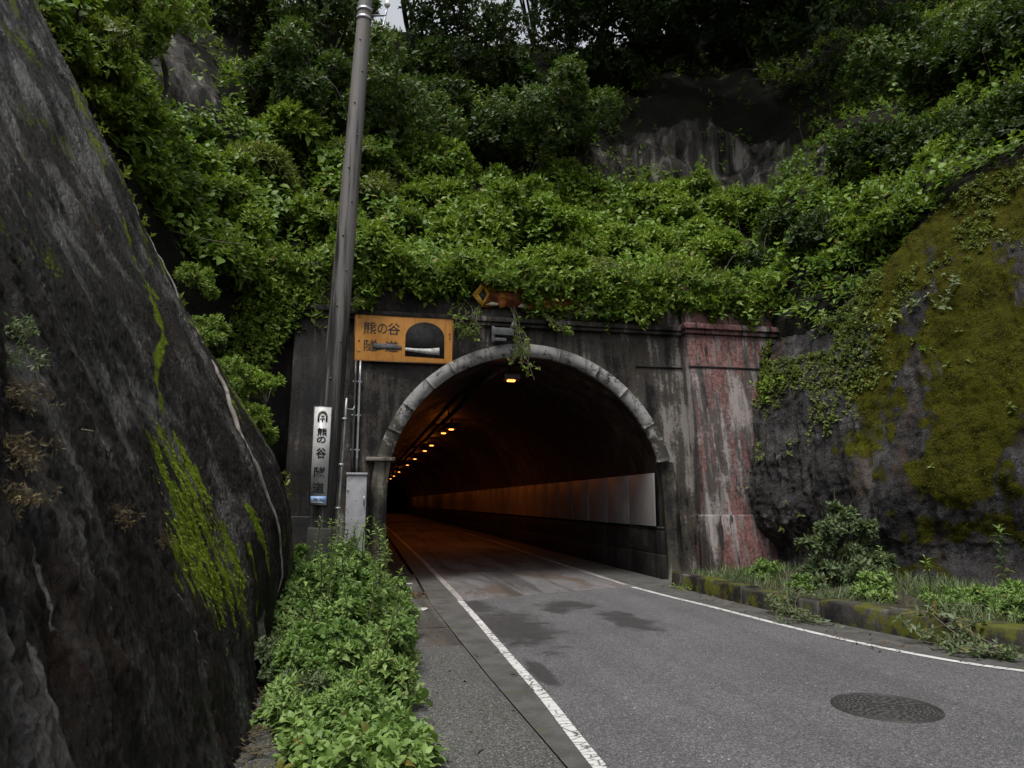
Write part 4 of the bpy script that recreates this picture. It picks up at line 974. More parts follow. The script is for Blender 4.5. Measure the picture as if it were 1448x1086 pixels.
st = MB(); Pm, Nm, _r, _c = surf_scatter(HG, HN, 260, w)
for p, n_ in zip(Pm, Nm):
    d = unit(n_ * .5 + np.array([0, -.2, .5]) + rng.normal(0, .45, 3)); L_ = rng.uniform(.7, 1.5); e = p + d * L_
    st.tube(catmull([p, p + d * L_ * .5 + rng.normal(0, .08, 3), e], 6), np.linspace(.014, .004, 6), 4, False)
tag(st.put('bare_stems', M['twig']), 'thin bare stems poking out of the undergrowth on the bank', 'stems', kind='stuff')
Pb, Nb, _r, _c = surf_scatter(HG, HN, 5200, w * np.where(TT < 2.3, 1, .2) * np.where(SS > 7.8, .12, 1) * sstep(.05, .35, fbm(HG.reshape(-1, 3), .8, 3)).reshape(TT.shape))
tag(leaves('broad_leaved_vine', sprigs(Pb + Nb * rng.uniform(.3, .75, (len(Pb), 1)), Nb * .5 + np.array([0, -.35, .45]), .20, 4, .55 + .4 * fbm(Pb, .7, 3), (50, 100)), M['leaf_bright'], kind='round'), 'broad-leaved bright vine patches trailing over the bank', 'vines', kind='stuff')

# fringe of leaves hanging over the top of the portal
xs = np.concatenate([rng.uniform(-2.6, 9.6, 3600)]); edge = 6.0 + .55 * fbm(np.stack([xs, xs * 0, xs * 0], 1), 1.1, 3) + .5 * np.minimum(0, fbm(np.stack([xs + 40, xs * 0, xs * 0], 1), 2.6, 2)) - .34 * np.exp(-((xs - 3.4) / 1.5) ** 2) - .75 * sstep(.2, -1.5, xs) - .2 * np.exp(-((xs - 8.6) / .7) ** 2)
q = rng.uniform(0, 1, len(xs)); top = 6.72 + .55 * fbm(np.stack([xs + 7, xs * 0, xs * 0], 1), 1.0, 3); z = edge + (top - edge) * q ** .7 + rng.normal(0, .07, len(xs)); y = 14.29 + .1 * z - .05 - .42 * rng.uniform(0, 1, len(xs)) * (.3 + q)
y = np.where(xs > 7, y - .12, y)
for k in range(26):                                  # uneven swags hanging further down the wall
    cx, hw, ln = rng.uniform(-.6, 8.9), rng.uniform(.12, .38), rng.uniform(.3, .95) * (.6 if k % 2 else 1); m = int(150 * ln * (hw + .2) * 4)
    a_ = rng.normal(cx, hw, m); zz_ = 6.35 - ln * rng.uniform(0, 1, m) ** 1.1 * np.exp(-((a_ - cx) / (1.3 * hw)) ** 2); xs = np.concatenate([xs, a_]); z = np.concatenate([z, zz_]); y = np.concatenate([y, 14.29 + .1 * zz_ - .10 - .22 * rng.uniform(size=m) - .12 * (a_ > 7)])
dens = fbm(np.stack([xs, z, xs * 0], 1), 1.5, 3); keep = (dens > rng.uniform(-.75, .15, len(xs)) - .12) & ~((xs > 2.05) & (xs < 3.25) & (z < 6.32)) & ~((xs > 3.2) & (xs < 5.0) & (z < 6.3) & (rng.uniform(size=len(xs)) < .62))
xs, y, z = xs[keep], y[keep] + .12 * rng.normal(size=keep.sum()), z[keep]
P = np.stack([xs, np.minimum(y, 14.29 + .1 * z - .06), z], 1); A = np.tile(np.array([0, -.55, .40]), (len(xs), 1)) + rng.normal(0, .4, (len(xs), 3))
tag(leaves('overhanging_vines', sprigs(P, A, .145, 6, .45 + .5 * fbm(P, .8, 3)), M['leaf_bank']), 'leafy vines spilling over the top edge of the portal', 'vines', kind='stuff')

# ------------------------------------------------------------------ shrubs on the bank
pr_b = [shrub('shrub', 'mid green shrub in the thicket on the bank above the portal', 'shrub', (0, 0, 0), 1.0, .95, .185, 430, M['leaf_bank'], 21 + i, 15, group='green shrubs on the bank') for i in range(3)]
pr_o = [shrub('shrub', 'olive green shrub along the brow just above the portal edge', 'shrub', (0, 0, 0), .85, .75, .155, 480, M['leaf_olive'], 31 + i, 15, group='olive shrubs on the brow', kind='slim') for i in range(2)]
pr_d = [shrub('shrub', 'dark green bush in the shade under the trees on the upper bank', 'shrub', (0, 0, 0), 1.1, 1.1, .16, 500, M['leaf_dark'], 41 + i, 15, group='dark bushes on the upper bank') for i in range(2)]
def on_hill(pr, s, t, sc_, label=None, group=None, sink=.15):
    p, n = hill_at(s, t); return place(pr, tuple(p - np.array([0, 0, sink])), sc_, random.uniform(0, 6.28), label, group)
spots = []
for _ in range(3000):
    s, t = random.uniform(3.35, 8.1), random.uniform(1.04, 2.45)
    if (t > 2.0 and s > 6.5) or (t > 1.95 and s < 3.9): continue
    if all((s - a) ** 2 * 3.0 + ((t - b) * 3.6) ** 2 > .62 for a, b in spots): spots.append((s, t))
    if len(spots) > 84: break
for k in range(24):                                  # mounds leaning out over the brow
    p, n_ = hill_at(random.uniform(3.9, 7.9), 1.03); place(random.choice(pr_o + pr_b), tuple(p + np.array([0, -.15, random.uniform(-.30, .25)])), random.uniform(.45, 1.0), random.uniform(0, 6.28))
for s, t in spots:
    if t < 1.32: on_hill(random.choice(pr_o + pr_o + pr_b), s, t, random.uniform(.55, 1.0), sink=random.uniform(.1, .35))
    else: on_hill(random.choice(pr_b + pr_b + pr_o), s, t, random.uniform(.7, 1.25), sink=random.uniform(.1, .4))
for s, t, k in ((4.6, 2.6, 1.3), (5.1, 2.8, 1.4), (5.6, 2.5, 1.35), (6.1, 2.7, 1.3), (4.1, 2.9, 1.3), (3.7, 3.3, 1.4), (5.0, 3.3, 1.5), (5.9, 3.3, 1.5), (6.6, 3.2, 1.4), (9.0, 2.1, 1.1), (9.4, 2.6, 1.3), (10.0, 2.4, 1.3), (10.5, 2.2, 1.2), (9.6, 1.9, 1.), (2.4, 2.9, 1.2), (2.5, 2.2, 1.0), (8.9, 3.2, 1.4), (10.9, 2.8, 1.3)):
    on_hill(random.choice(pr_d), s, t, k)
for s in np.arange(8.0, 11.2, .30): on_hill(random.choice(pr_b + pr_d), s + random.uniform(-.1, .1), 1.35 + random.uniform(-.22, .40), random.uniform(.65, .95), 'dark leafy shrub on the slope above the mossy right cliff', 'shrubs above the right cliff')
for s, t, k in ((1.9, 1.1, .7), (2.2, 1.05, .6), (2.4, 1.12, .6), (2.7, 1.1, .6), (2.0, 1.35, .8), (2.45, 1.35, .8), (2.8, 1.5, .7), (1.6, 1.1, .8), (2.3, 1.25, .75), (2.6, 1.5, .8), (2.1, 1.7, .9), (2.9, 1.3, .6), (1.7, 1.3, .8), (3.2, 1.55, .8)): on_hill(random.choice(pr_o + pr_b), s, t, k, 'yellowish shrub on the brow behind the left rock face', 'shrubs behind the left rock')
b1 = shrub('bright_shrub', 'bright yellow-green bush standing out on the bank above the arch', 'shrub', (0, 0, 0), .85, .95, .15, 620, M['leaf_bright'], 61, 14)
p = at(775, 310, 16.9); place(b1, tuple(p - np.array([0, 0, .5])), 1.05)
b2_ = shrub('bright_shrub', 'bright green bush above the right pilaster', 'shrub', (0, 0, 0), .7, .75, .14, 480, M['leaf_bright'], 62, 12)
p = at(1015, 345, 16.3); place(b2_, tuple(p - np.array([0, 0, .45])), .95)

# ------------------------------------------------------------------ trees
def tree(name, label, foot, crown, r, h, leaf, ns, mat, seed, group=None, nl=22, lean_=0, trunk_r=.16, rl=(.22, .40), limbs=9, low=-.9):
    t = thing(name, label, 'tree', tuple(foot), group)
    L, C, Rr = lobes_cloud(r, h, nl, ns, leaf, 7, seed, rl=rl, base=1e-6, updown=.15, low=low)
    cr = np.array(crown); L = (L[0] + cr, *L[1:])
    leaves('crown', L, mat, t)
    f = np.array(foot, float); g = np.random.default_rng(seed + 7); mb = MB()
    mid = f * .45 + cr * .55 + g.normal(0, .2, 3); top = cr + np.array([0, 0, h * .3])
    tr = catmull([f - (0, 0, .4), f * .75 + cr * .25 + g.normal(0, .12, 3), mid, cr, top], 16)
    mb.tube(tr, np.linspace(trunk_r, trunk_r * .25, 16), 8)
    for c in C[:limbs + 4]:
        c = c + cr; s_ = tr[g.integers(6, 13)]; m = (s_ + c) / 2 + g.normal(0, .15, 3) + np.array([0, 0, .12])
        mb.tube(catmull([s_, m, c, c + (c - m) * .35], 8), np.linspace(trunk_r * .42, .012, 8), 6, False)
    mb.put('trunk', M['bark'], t, smooth=True); return t
def ground_under(x, y):
    d = np.hypot(HG[..., 0] - x, HG[..., 1] - y); return HG.reshape(-1, 3)[d.argmin()]
def tree_at(px, py, Y, *a, foot=None, back=(.3, .6), **kw):
    c = at(px, py, Y); g = ground_under(c[0] + back[0], c[1] + back[1]) if foot is None else foot
    return tree(a[0], a[1], g, c, *a[2:], **kw)
M['leaf_mid'] = leaf_mat('broadleaf_crown', (.030, .062, .011), (.090, .140, .026), (.07, .12, .014))
tree_at(565, 150, 19.5, 'broadleaf_tree', 'light green bushy tree just right of the utility pole', 2.1, 1.75, .155, 1750, M['leaf_mid'], 71)
tree_at(432, 115, 18.5, 'broadleaf_tree', 'dense dark green tree left of the utility pole', 1.7, 1.9, .15, 1700, M['leaf_mid'], 72)
tree_at(770, 165, 20.0, 'broadleaf_tree', 'broad low green tree in the middle of the upper bank', 2.3, 1.5, .16, 1800, M['leaf_mid'], 73)
tree_at(455, 15, 20.5, 'broadleaf_tree', 'green tree crown behind the top of the utility pole', 2.3, 1.7, .16, 1500, M['leaf_mid'], 74)
tree_at(195, 5, 12.8, 'broadleaf_tree', 'yellow-green tree leaning over the top left rock', 1.15, .9, .12, 1000, M['leaf_bank'], 75, trunk_r=.06)
tree_at(110, 40, 11.0, 'broadleaf_tree', 'small yellowish tree at the very edge of the left rock', .9, .8, .10, 800, M['leaf_olive'], 76, trunk_r=.05)
tree_at(175, 165, 12.6, 'broadleaf_tree', 'drooping small tree beside the bare rock on the upper left', .75, .95, .10, 700, M['leaf_bank'], 77, low=-1, trunk_r=.05)
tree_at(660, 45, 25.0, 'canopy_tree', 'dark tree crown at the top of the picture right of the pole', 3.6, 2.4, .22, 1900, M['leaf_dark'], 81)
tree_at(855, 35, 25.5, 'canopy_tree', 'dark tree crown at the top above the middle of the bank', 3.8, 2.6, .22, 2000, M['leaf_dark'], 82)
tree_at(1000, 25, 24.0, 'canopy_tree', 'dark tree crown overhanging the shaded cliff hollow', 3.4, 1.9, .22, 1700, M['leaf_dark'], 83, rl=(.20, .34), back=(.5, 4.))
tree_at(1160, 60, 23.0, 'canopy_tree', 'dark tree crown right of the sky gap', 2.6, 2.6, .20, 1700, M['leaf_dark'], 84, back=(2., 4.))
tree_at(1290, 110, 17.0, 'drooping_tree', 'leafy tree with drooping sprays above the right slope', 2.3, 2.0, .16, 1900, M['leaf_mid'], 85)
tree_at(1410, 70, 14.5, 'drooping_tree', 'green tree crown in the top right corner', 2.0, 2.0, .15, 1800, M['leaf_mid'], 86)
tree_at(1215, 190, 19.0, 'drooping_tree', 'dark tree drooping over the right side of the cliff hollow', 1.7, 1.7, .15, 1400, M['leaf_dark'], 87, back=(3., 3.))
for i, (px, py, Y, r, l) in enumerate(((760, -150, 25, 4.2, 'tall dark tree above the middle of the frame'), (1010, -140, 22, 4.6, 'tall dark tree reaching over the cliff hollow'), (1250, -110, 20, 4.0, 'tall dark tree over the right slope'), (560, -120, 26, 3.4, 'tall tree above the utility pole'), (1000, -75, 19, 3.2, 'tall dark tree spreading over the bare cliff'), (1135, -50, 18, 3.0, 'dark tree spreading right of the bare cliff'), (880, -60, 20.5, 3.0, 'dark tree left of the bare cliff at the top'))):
    tree_at(px, py, Y, 'canopy_tree', l, r, 2.4, .26, 1500, M['leaf_dark'], 90 + i, back=(2., 8.))  # crowns added above the view to darken the bank and hollow below
# bare dark branching trunk with the sky showing behind it
g0 = ground_under(13.2, 23.5); bt = thing('bare_tree', 'dark forked trunk against the sky gap above the hollow', 'tree', tuple(g0)); mb = MB()
a0 = at(1072, 95, 23.0); mb.tube(catmull([g0 - (0, 0, .3), (g0 + a0) / 2 + (.2, 0, 0), a0, at(1085, 40, 23), at(1120, -25, 23)], 18), np.linspace(.20, .09, 18), 8)
for pts in ([(1078, 70), (1105, 48), (1150, 38), (1190, 20)], [(1070, 100), (1052, 60), (1058, 25), (1045, -15)], [(1083, 45), (1076, 15), (1082, -20)], [(1120, 44), (1132, 70), (1128, 95)]):
    mb.tube(catmull([at(x, y, 23 + .2 * k) for k, (x, y) in enumerate(pts)], 12), np.linspace(.085, .025, 12), 6)
mb.put('trunk', M['bark'], bt, smooth=True)
cl = []
for px, py, rr in ((1150, 30, .7), (1050, 20, .6), (1130, 95, .6), (1095, 5, .8)):
    L, C, _ = lobes_cloud(rr, rr * .7, 8, 130, .15, 7, px, base=1e-6); cl.append((L[0] + at(px, py, 23.3), *L[1:]))
leaves('crown', cat(*cl), M['leaf_olive'], bt)

# ------------------------------------------------------------------ left verge plants
def verge_h(Y): return np.interp(Y, [4, 5, 6.2, 8, 10, 13.6], [.22, .32, .58, .92, 1.10, 1.15])
pr_v = [shrub('verge_plant', 'fresh green leafy plant in the bed between rock and walkway', 'plant', (0, 0, 0), .42, .62 + .10 * (i % 3), (.068, .060, .075, .062, .07)[i], 400, M['leaf_front'] if i != 3 else M['leaf_grey'], 110 + i, (13, 22, 16, 22, 18)[i], 6, ('round', 'simple', 'round', 'simple', 'slim')[i], 'leafy plants in the left verge', tvar=.6, spread=(30, 95), rl=((.26, .42), (.16, .28), (.2, .36), (.15, .27), (.17, .3))[i], updown=.5) for i in range(5)]
vs = []
for Y in np.arange(5.3, 13.6, .40):
    for x in np.arange(-.78, .44, .36):
        vs.append((x + random.uniform(-.12, .12) - .10 * (Y > 12.5) - .20 * (Y < 7), Y + random.uniform(-.15, .15)))
for x, Y in vs:
    if (Y > 13.2 and x > -.0) or (Y < 6.4 and x < -.42) or random.random() < .10: continue
    h = verge_h(Y); edge_ = np.interp(x, [-.8, -.4, .1, .45, .62], [.8, 1, .95, .6, .35])
    place(random.choice(pr_v), (x, Y, max(-.05, h * edge_ - .74 + random.uniform(-.12, .12))), random.uniform(.75, 1.2), random.uniform(0, 6.28), tilt=(random.uniform(-.2, .2), random.uniform(-.2, .2)))
pr_w = [shrub('creeping_plant', 'low plant with broad heart-shaped leaves at the front of the left verge', 'plant', (0, 0, 0), .34, .26, .095, 80, M['leaf_front'], 120 + i, 9, 5, 'round', 'broad leaved plants at the front of the verge', tvar=.6, spread=(35, 95), rl=(.3, .5), updown=.7) for i in range(2)]
for x, Y in ((-.12, 4.65), (.1, 4.9), (-.22, 5.15), (.02, 5.3), (.2, 4.6), (-.5, 5.7), (.22, 5.2), (-.05, 4.3), (.10, 4.3), (-.3, 5.5)): place(random.choice(pr_w), (x, Y, .0), random.uniform(.85, 1.1), random.uniform(0, 6.28))
n = 900; P = np.stack([rng.uniform(-.45, .50, n), rng.uniform(4.5, 13.5, n), rng.uniform(.03, .22, n)], 1)
tag(leaves('verge_weeds', sprigs(P, np.tile([0, 0, 1.], (n, 1)) + rng.normal(0, .35, (n, 3)), .075, 6), M['leaf_front'], kind='round'), 'low weeds filling the ground of the left verge', 'weeds', kind='stuff')
n = 700; P = np.stack([rng.uniform(-.78, -.1, n), rng.uniform(4.0, 7.2, n), rng.uniform(.02, .07, n)], 1); D = rng.normal(size=(n, 3)); D[:, 2] *= .12
tag(leaves('dead_stalks', (P, D, np.tile([0, 0, 1.], (n, 1)), rng.uniform(.06, .22, n), rng.uniform(0, 1, n)), M['leaf_dry'], kind='blade'), 'dry brown stalks littering the foot of the left rock', 'litter', kind='stuff')
n = 260; P = np.concatenate([np.stack([rng.normal(.95, .10, n), rng.normal(12.7, .28, n), rng.uniform(.015, .05, n)], 1), np.stack([rng.uniform(5.5, 6.1, 220), rng.uniform(7, 13.5, 220), rng.uniform(.012, .03, 220)], 1), np.stack([rng.uniform(.2, 1.5, 60), rng.uniform(4.5, 12, 60), np.full(60, .02)], 1)]); D = rng.normal(size=(len(P), 3)); D[:, 2] *= .15
tag(leaves('leaf_litter', (P, D, np.tile([0, 0, 1.], (len(P), 1)) + rng.normal(0, .4, (len(P), 3)), rng.uniform(.03, .10, len(P)), rng.uniform(0, .8, len(P))), simple_mat('dead_leaf', (.085, .050, .025), .8, scale=20), kind='slim'), 'dead brown leaves drifted along the road edges', 'litter', kind='stuff')

# ------------------------------------------------------------------ right planting bed
rb = shrub('grey_green_bush', 'tall dull green bush growing behind the kerb wall', 'bush', (0, 0, 0), .92, 1.75, .10, 820, M['leaf_grey'], 131, 34, 7, 'simple', rl=(.11, .22), tvar=.4, updown=.45)
rb.location = (7.85, 10.9, .22)
n = 24000
wB = np.ones(BEDG.shape[:2]); P, N, r_, c_ = surf_scatter(BEDG, np.tile([0, 0, 1.], (*BEDG.shape[:2], 1)), n, wB * np.where((BEDG[..., 1] > 4) & (BEDG[..., 0] < 13), 1, 0))
cl_ = fbm(P, .9, 3); kp = cl_ > rng.uniform(-.7, .35, n); P = P[kp]; D = rng.normal(0, .45, (len(P), 3)); D[:, 2] = 1
tag(leaves('grass', (P, D, rng.normal(0, 1, (len(P), 3)), rng.uniform(.06, .22, len(P)) * (1 + .6 * cl_[kp]), .6 + .4 * cl_[kp]), M['leaf_grey'], kind='blade'), 'short pale grass growing in the bed behind the kerb wall', 'grass', kind='stuff')
pr_k = [shrub('weed', 'bright green weed in the bed behind the kerb wall', 'weed', (0, 0, 0), .36, .42, .08, 190, M['leaf_front'] if i else M['leaf_grey'], 140 + i, 12, 6, 'simple', 'weeds in the right bed', rl=(.2, .36), updown=.6) for i in range(3)]
kbx = catmull(kf, 200)
def bed_pt(Y, off):                                   # a spot in the bed, off metres behind the kerb
    i = np.argmin(np.abs(kbx[:, 1] - Y)); q = kbx[i]; t_ = unit(np.gradient(kbx, axis=0))[i]; nrm = np.array([-t_[1], t_[0]]); nrm = nrm if nrm[0] > 0 else -nrm; q = q + nrm * off; return (q[0], q[1], .22)
for Y, o in ((12.0, 1.3), (10.4, .9), (9.6, 1.5), (9.0, 1.0), (8.7, 1.9), (8.2, 1.2), (7.8, 1.9), (7.5, 1.2), (7.2, 1.7), (6.8, 1.1), (6.5, 1.7), (6.2, 1.1), (7.9, 2.4), (7.3, 2.3), (5.6, 1.2), (11.6, 1.9)):
    place(random.choice(pr_k[1:] if Y < 9.6 else pr_k), bed_pt(Y, o), random.uniform(.6, 1.15), random.uniform(0, 6.28))
# tall stalks
def stalk(name, label, p, h, leaf, mat, seed, n=13):
    g = np.random.default_rng(seed); t = thing(name, label, 'plant', tuple(p)); p = np.array(p); ax = catmull([p - (0, 0, .1), p + (.02, .0, h * .5), p + (g.normal(0, .05), g.normal(0, .05), h)], 12)
    MB().tube(ax, np.linspace(.009, .003, 12), 6).put('stem', M['stem'], t); PP = np.array([ax[int(2 + 9 * k / n)] * (1 - (9 * k / n % 1)) + ax[min(11, int(3 + 9 * k / n))] * (9 * k / n % 1) for k in range(n)] + [ax[-1]])
    leaves('foliage', sprigs(PP, np.tile([0, 0, 1.], (len(PP), 1)), leaf, 5, None, (45, 85), .1), mat, t, kind='slim'); return t
stalk('tall_weed', 'tall upright stalk with paired leaves rising at the right edge', bed_pt(8.0, 2.15), 1.05, .13, M['leaf_front'], 5, 15)
stalk('tall_weed', 'thin upright stalk just right of the dull green bush', bed_pt(9.3, 1.6), .70, .10, M['leaf_front'], 6, 10)
stalk('tall_weed', 'upright stalk left of the tallest one in the right bed', bed_pt(8.6, 1.6), .62, .11, M['leaf_front'], 8, 10)
sh0 = None
for i in range(34):                                  # loose shoots standing out of the left verge
    Y = random.uniform(5.4, 13.2); x = random.uniform(-.62, .38); h = float(verge_h(Y)) * random.uniform(.8, 1.08)
    if sh0 is None:
        sh0 = stalk('verge_shoot', 'loose upright shoot standing out of the leafy left verge', (0, 0, 0), .5, .085, M['leaf_front'], 31, 9); sh0['group'] = 'loose shoots in the left verge'; c = sh0
    else: c = dup(sh0)
    c.location = (x, Y, max(.1, h - .22)); c.rotation_euler = (random.uniform(-.35, .35), random.uniform(-.1, .45), random.uniform(0, 6.28)); k = random.uniform(.7, 1.15); c.scale = (k, k, k)
# creepers spilling over the kerb
def creeper(name, label, pts, mat, leaf, n, seed, wid=.16):
    g = np.random.default_rng(seed); t = thing(name, label, 'creeper', tuple(pts[0])); st = MB(); LL = []
    for j in range(9):
        c = catmull(np.array(pts) + g.normal(0, wid * .5, (len(pts), 3)) * np.array([1, 1, .25]), 14); c[:, 2] = np.maximum(c[:, 2], .03); st.tube(c, .004, 4, False)
        i = g.integers(1, 14, n); LL.append(sprigs(c[i] + g.normal(0, .04, (n, 3)) * np.array([1, 1, .5]), np.tile([0, 0, 1.], (n, 1)) + g.normal(0, .4, (n, 3)), leaf, 5))
    st.put('runners', M['twig'], t); leaves('foliage', cat(*LL), mat, t); return t
creeper('creeper', 'grey-green creeper heaped on the road edge in a gap of the kerb wall', [(6.42, 9.9, .34), (6.05, 9.6, .20), (5.95, 9.2, .10), (6.05, 8.9, .06)], M['leaf_grey'], .075, 16, 1, .26)
creeper('creeper', 'trailing weeds spilling over the kerb wall at the right edge', [(6.9, 7.4, .36), (6.55, 7.2, .26), (6.35, 6.9, .10), (6.55, 6.5, .05)], M['leaf_grey'], .08, 22, 2, .32)
creeper('creeper', 'straggling creeper over the far right end of the kerb wall', [(7.5, 6.6, .36), (7.1, 6.3, .25), (6.9, 6.0, .10), (7.2, 5.6, .05)], M['leaf_grey'], .08, 18, 3, .3)
creeper('creeper', 'small sprig of weeds at the near end of the kerb wall by the pilaster', [(6.0, 13.0, .05), (5.9, 12.8, .04), (5.85, 12.5, .03)], M['leaf_front'], .06, 5, 4, .12)

# ------------------------------------------------------------------ growth on the right cliff
P, N, r_, c_ = surf_scatter(RRG, RRN, 9000, np.clip(mo - .45, 0, 1).reshape(RRG.shape[:2]) * np.where(RRU.reshape(RRG.shape[:2]) < .72, 1, .05) * np.clip(.5 + 1.4 * fbm(RRP, 1.6, 4), .03, 1.5).reshape(RRG.shape[:2]))
M['leaf_cliffmoss'] = leaf_mat('cliff_moss_tufts', (.016, .017, .003), (.125, .122, .008), (.07, .07, .005), .85)
tag(leaves('cliff_moss', sprigs(P + N * .01, N + np.array([0, 0, .2]), .045, 4, .45 + .5 * fbm(P, 1.8, 4)), M['leaf_cliffmoss'], kind='slim'), 'olive moss tufts covering the right cliff in patches', 'moss', kind='stuff')
wR = (sstep(.70, .98, RRV) * np.where(RRU < .75, 1, .3) + 1.3 * sstep(.50, .75, RRV + .18 * fbm(RRP, 1.0, 3)) * sstep(.40, .30, RRU) + .05 * (fbm(RRP, 1.1, 4) > .30)).reshape(RRG.shape[:2])
P, N, r_, c_ = surf_scatter(RRG, RRN, 4600, wR); kp = fbm(P, .8, 3) > -.22; P = P[kp]; N = N[kp]
tag(leaves('cliff_creepers', sprigs(P + N * .06, N * .5 + np.array([-.2, -.1, .5]), .085, 6, .5 + .5 * fbm(P, 1, 3)), M['leaf_olive']), 'small creepers clinging to the upper part of the mossy right cliff', 'creepers', kind='stuff')
def rr_at(px, py):                                    # the cliff point seen at a picture point
    o = np.array([0, 0, 1.6]); d = unit(at(px, py, 10) - o); q = RRG.reshape(-1, 3) - o; t = q @ d; e = np.linalg.norm(q - t[:, None] * d, axis=1) + (t < 0) * 99; i = e.argmin(); return RRG.reshape(-1, 3)[i], RRN.reshape(-1, 3)[i]
def tuft(name, label, catg, p, nrm, leaf, n, k, mat, kind='simple', spread=.14, axis=None):
    t = thing(name, label, catg, tuple(p)); PP = np.array(p) + rng.normal(0, spread, (n, 3)) * np.array([1, 1, .7]) + np.array(nrm) * .04
    leaves('fronds', sprigs(PP, np.tile((np.array(nrm) * .6 + (0, 0, .5)) if axis is None else axis, (n, 1)), leaf, k, None, (30, 95), .5), mat, t, kind=kind); return t
for px, py, lbl, n, sp, mt in ((1305, 492, 'small fern rosette on the bare grey rib of the right cliff', 5, .05, 'leaf_bright'), (1095, 540, 'bright creeper clump beside the right pilaster', 26, .20, 'leaf_bright'), (1125, 545, 'green trailing clump on the rock right of the pilaster', 14, .15, 'leaf_olive'), (1340, 420, 'pale green creeper along the ledge of the mossy cliff', 40, .30, 'leaf_grey'), (1240, 450, 'olive creeper on the upper edge of the right cliff', 30, .28, 'leaf_olive'), (1050, 690, 'sprig of weeds in the joint between pilaster and cliff', 10, .10, 'leaf_olive'), (1150, 440, 'green fern clump where the cliff meets the right pilaster', 34, .22, 'leaf_bank')):
    p, nn_ = rr_at(px, py); tuft('cliff_plant', lbl, 'plant', p, nn_, .11, n, 6, M[mt], spread=sp)

# ------------------------------------------------------------------ growth on the left rock
def tangent_down(N): 
    d = np.tile([0, 0, -1.], (len(N), 1)); return unit(d - N * (d * N).sum(1, keepdims=True))
sel = np.zeros(RLG.shape[:2]); A2 = RLG.reshape(-1, 3)[:, 1:]; ns = fbm(np.stack([A2[:, 0] * 5, A2[:, 1], A2[:, 1] * 0], 1), 1.6, 4)
p1 = [(5.96, 2.15), (6.44, 2.10), (6.40, 1.43), (6.59, 1.0), (6.25, .62), (5.9, .70), (5.34, .84), (5.05, 1.2), (5.44, 1.55), (5.5, 1.95)]
ww = sstep(.10, -.20, poly_sd(A2, p1) + .30 * ns)
for ln in ([(6.54, 1.40), (6.60, 1.0), (6.51, .61)], [(7.07, 1.55), (7.3, 1.2), (7.42, .95)]): ww = np.maximum(ww, .6 * sstep(.12, 0, line_d(A2, ln) + .06 * ns))
P, N, r_, c_ = surf_scatter(RLG, RLN, 7000, (ww * sstep(-.25, .25, fbm(np.stack([A2[:, 0] * 13, A2[:, 1] * 1.1, RLG.reshape(-1, 3)[:, 0]], 1), 1.0, 4))).reshape(RLG.shape[:2]) + 1e-9)
D = tangent_down(N) + N * rng.uniform(.0, .30, (len(N), 1)) + rng.normal(0, .30, N.shape)
tag(leaves('hanging_moss', (P, D, N + rng.normal(0, .3, N.shape), rng.uniform(.012, .042, len(P)), .5 + .4 * fbm(P, 4, 3)), M['leaf_moss'], kind='slim'), 'bright green moss hanging in streaks on the left rock', 'moss', kind='stuff')
for (Y, z), lbl, mt, lf, n, sp in (((3.91, 2.44), 'pale fern tuft high in the crevice at the left edge', 'leaf_grey', .055, 16, .05), ((3.5, 2.06), 'dry brown fern hanging in the left crevice', 'leaf_dry', .06, 16, .06), ((3.25, 1.80), 'drooping dry fern in the middle of the left crevice', 'leaf_dry', .06, 18, .06), ((3.05, 1.60), 'withered fern at the lower end of the left crevice', 'leaf_dry', .055, 12, .05), ((4.12, 1.51), 'small dry fern tuft alone on the black rock', 'leaf_dry', .055, 13, .045), ((4.81, 1.34), 'tiny pale fern beside the bright moss', 'leaf_dry', .04, 8, .035), ((3.75, 2.25), 'grey-green fern in the upper part of the left crevice', 'leaf_grey', .05, 12, .05)):
    p, nn_ = rl_point(Y, z); tuft('fern', lbl, 'fern', p, nn_, lf * .62, int(n * 2.6), 7, M[mt], 'slim', sp * .9, axis=np.array([.8, -.2, -.25]))
P, N, r_, c_ = surf_scatter(RLG, RLN, 1500, (sstep(8.9, 9.8, RLG[..., 1]) * sstep(1.0, 2.2, RLG[..., 2]) * sstep(9, 7, RLG[..., 2])))
tag(leaves('rock_edge_vines', sprigs(P + N * .08, N * .6 + np.array([.1, .2, .5]), .10, 6, .5 + .5 * fbm(P, .8, 3)), M['leaf_olive']), 'leafy vines growing up the back edge of the left rock', 'vines', kind='stuff')
pr_n = shrub('edge_shrub', 'green shrub growing from the far edge of the left rock', 'shrub', (0, 0, 0), .55, .5, .10, 240, M['leaf_bank'], 151, 10, group='shrubs at the far edge of the left rock')
for px, py, Y in ((330, 545, 10.3), (300, 480, 10.6), (355, 610, 10.4), (275, 410, 11.2), (370, 560, 10.8)): place(pr_n, tuple(at(px, py, Y)), random.uniform(.6, .9), random.uniform(0, 6.28), tilt=(.2, .5))
n = 2600; xs = rng.uniform(-4.6, -1.35, n); z = 6.1 - 3.2 * rng.uniform(0, 1, n) ** 1.6 * np.clip((-xs - 1.0) / 1.6, .25, 1); P = np.stack([xs, 14.29 + .1 * z - .02 - .3 * rng.uniform(size=n), z], 1)
tag(leaves('wall_vines', sprigs(P, np.tile([0, -.7, .3], (n, 1)) + rng.normal(0, .3, (n, 3)), .11, 6), M['leaf_bank']), 'vines hanging down the dark wing wall behind the rock', 'vines', kind='stuff')
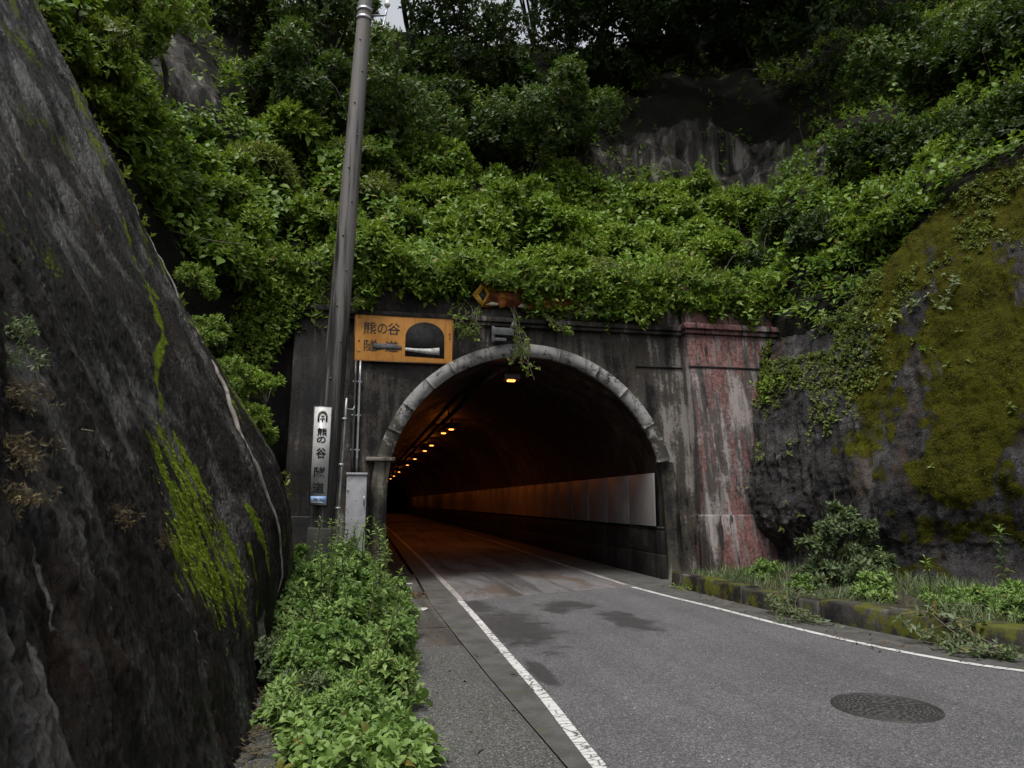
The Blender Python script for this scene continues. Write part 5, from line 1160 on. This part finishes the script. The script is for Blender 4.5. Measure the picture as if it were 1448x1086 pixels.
# pale edge of a crack down the rock ridge, modelled as a thin tube
rt = [rl_point(*q) for q in ((9.2, 5.3), (9.1, 4.6), (8.75, 3.7), (8.1, 2.95), (7.75, 2.3), (7.75, 1.8), (7.85, 1.4), (7.92, 1.0), (7.9, .6))]
C = catmull([p + n_ * .014 for p, n_ in rt], 60); C += .03 * np.stack([fbm(C + 3, 3, 3), fbm(C + 7, 3, 3), fbm(C, 3, 3)], 1); w_ = np.interp(np.linspace(0, 1, 60), [0, .3, .5, .75, 1], [.006, .014, .028, .014, .006])
rto = thing('pale_seam', 'long pale crack edge running down the ridge of the left rock', 'seam', tuple(C[-1])); MB().tube(C, w_, 8).put('seam', simple_mat('pale_crack_edge', (.15, .135, .122), .9, scale=14, var=.5, dirt=(.04, .035, .03), dirt_amt=.7), rto, smooth=True)
tg = thing('twig', 'short pale twig stuck on the black rock face', 'twig', tuple(rl_point(3.6, 1.95)[0])); p, n_ = rl_point(3.95, 1.93); q, m_ = rl_point(4.12, 1.90); MB().tube([p + n_ * .03, (p + q) / 2 + n_ * .05, q + n_ * .02], [.004, .005, .003], 6).put('stick', M['twig'], tg)

# ------------------------------------------------------------------ hanging tendrils at the crown of the arch
def tendril(label, x, z0, z1, seed, dx=.1):
    g = np.random.default_rng(seed); t = thing('hanging_vine', label, 'vine', (x, 14.6, z0)); st = MB(); LL = []
    for j in range(4):
        c = catmull([(x + g.normal(0, .06), 14.80, z0), (x + g.normal(0, .12) + dx * .3, 14.55, z0 * .66 + z1 * .34), (x + g.normal(0, .12) + dx * .7, 14.50, z0 * .33 + z1 * .67), (x + dx + g.normal(0, .14), 14.5, z1 + g.uniform(0, .35))], 14)
        st.tube(c, .006, 5, False); i = g.integers(1, 14, 9); LL.append(sprigs(c[i], np.tile([0, -.6, -.1], (9, 1)) + g.normal(0, .4, (9, 3)), .085, 5, np.full(9, .45)))
    st.put('runners', M['twig'], t); leaves('foliage', cat(*LL), M['leaf_bank'], t); return t
tendril('vine trailing past the lamp bracket below the arch crown', 3.05, 6.0, 4.35, 1, .12); tendril('vine hanging over the arch ring left of the lamp bracket', 2.35, 5.9, 4.85, 2, -.1)
tendril('leafy vine beside the right edge of the orange sign', 1.98, 5.9, 4.95, 3, .05); tendril('thin vine right of the arch crown under the plaque', 3.75, 5.8, 5.05, 4, .5)
tendril('dry vine dangling into the arch beside the lamp bracket', 3.2, 5.5, 4.15, 5, .25); tendril('vine trailing below the right end of the plaque', 4.75, 6.2, 5.45, 6, .1)
tendril('vine trailing down the right pilaster top', 7.6, 6.5, 5.5, 7, .2); tendril('vine hanging in front of the right pilaster cap', 8.7, 6.5, 5.2, 8, .2); tendril('vine hanging over the wall left of the pole', -.1, 6.2, 5.35, 9, -.2)
for o in list(bpy.data.objects):
    if '_used' in o: del o['_used']
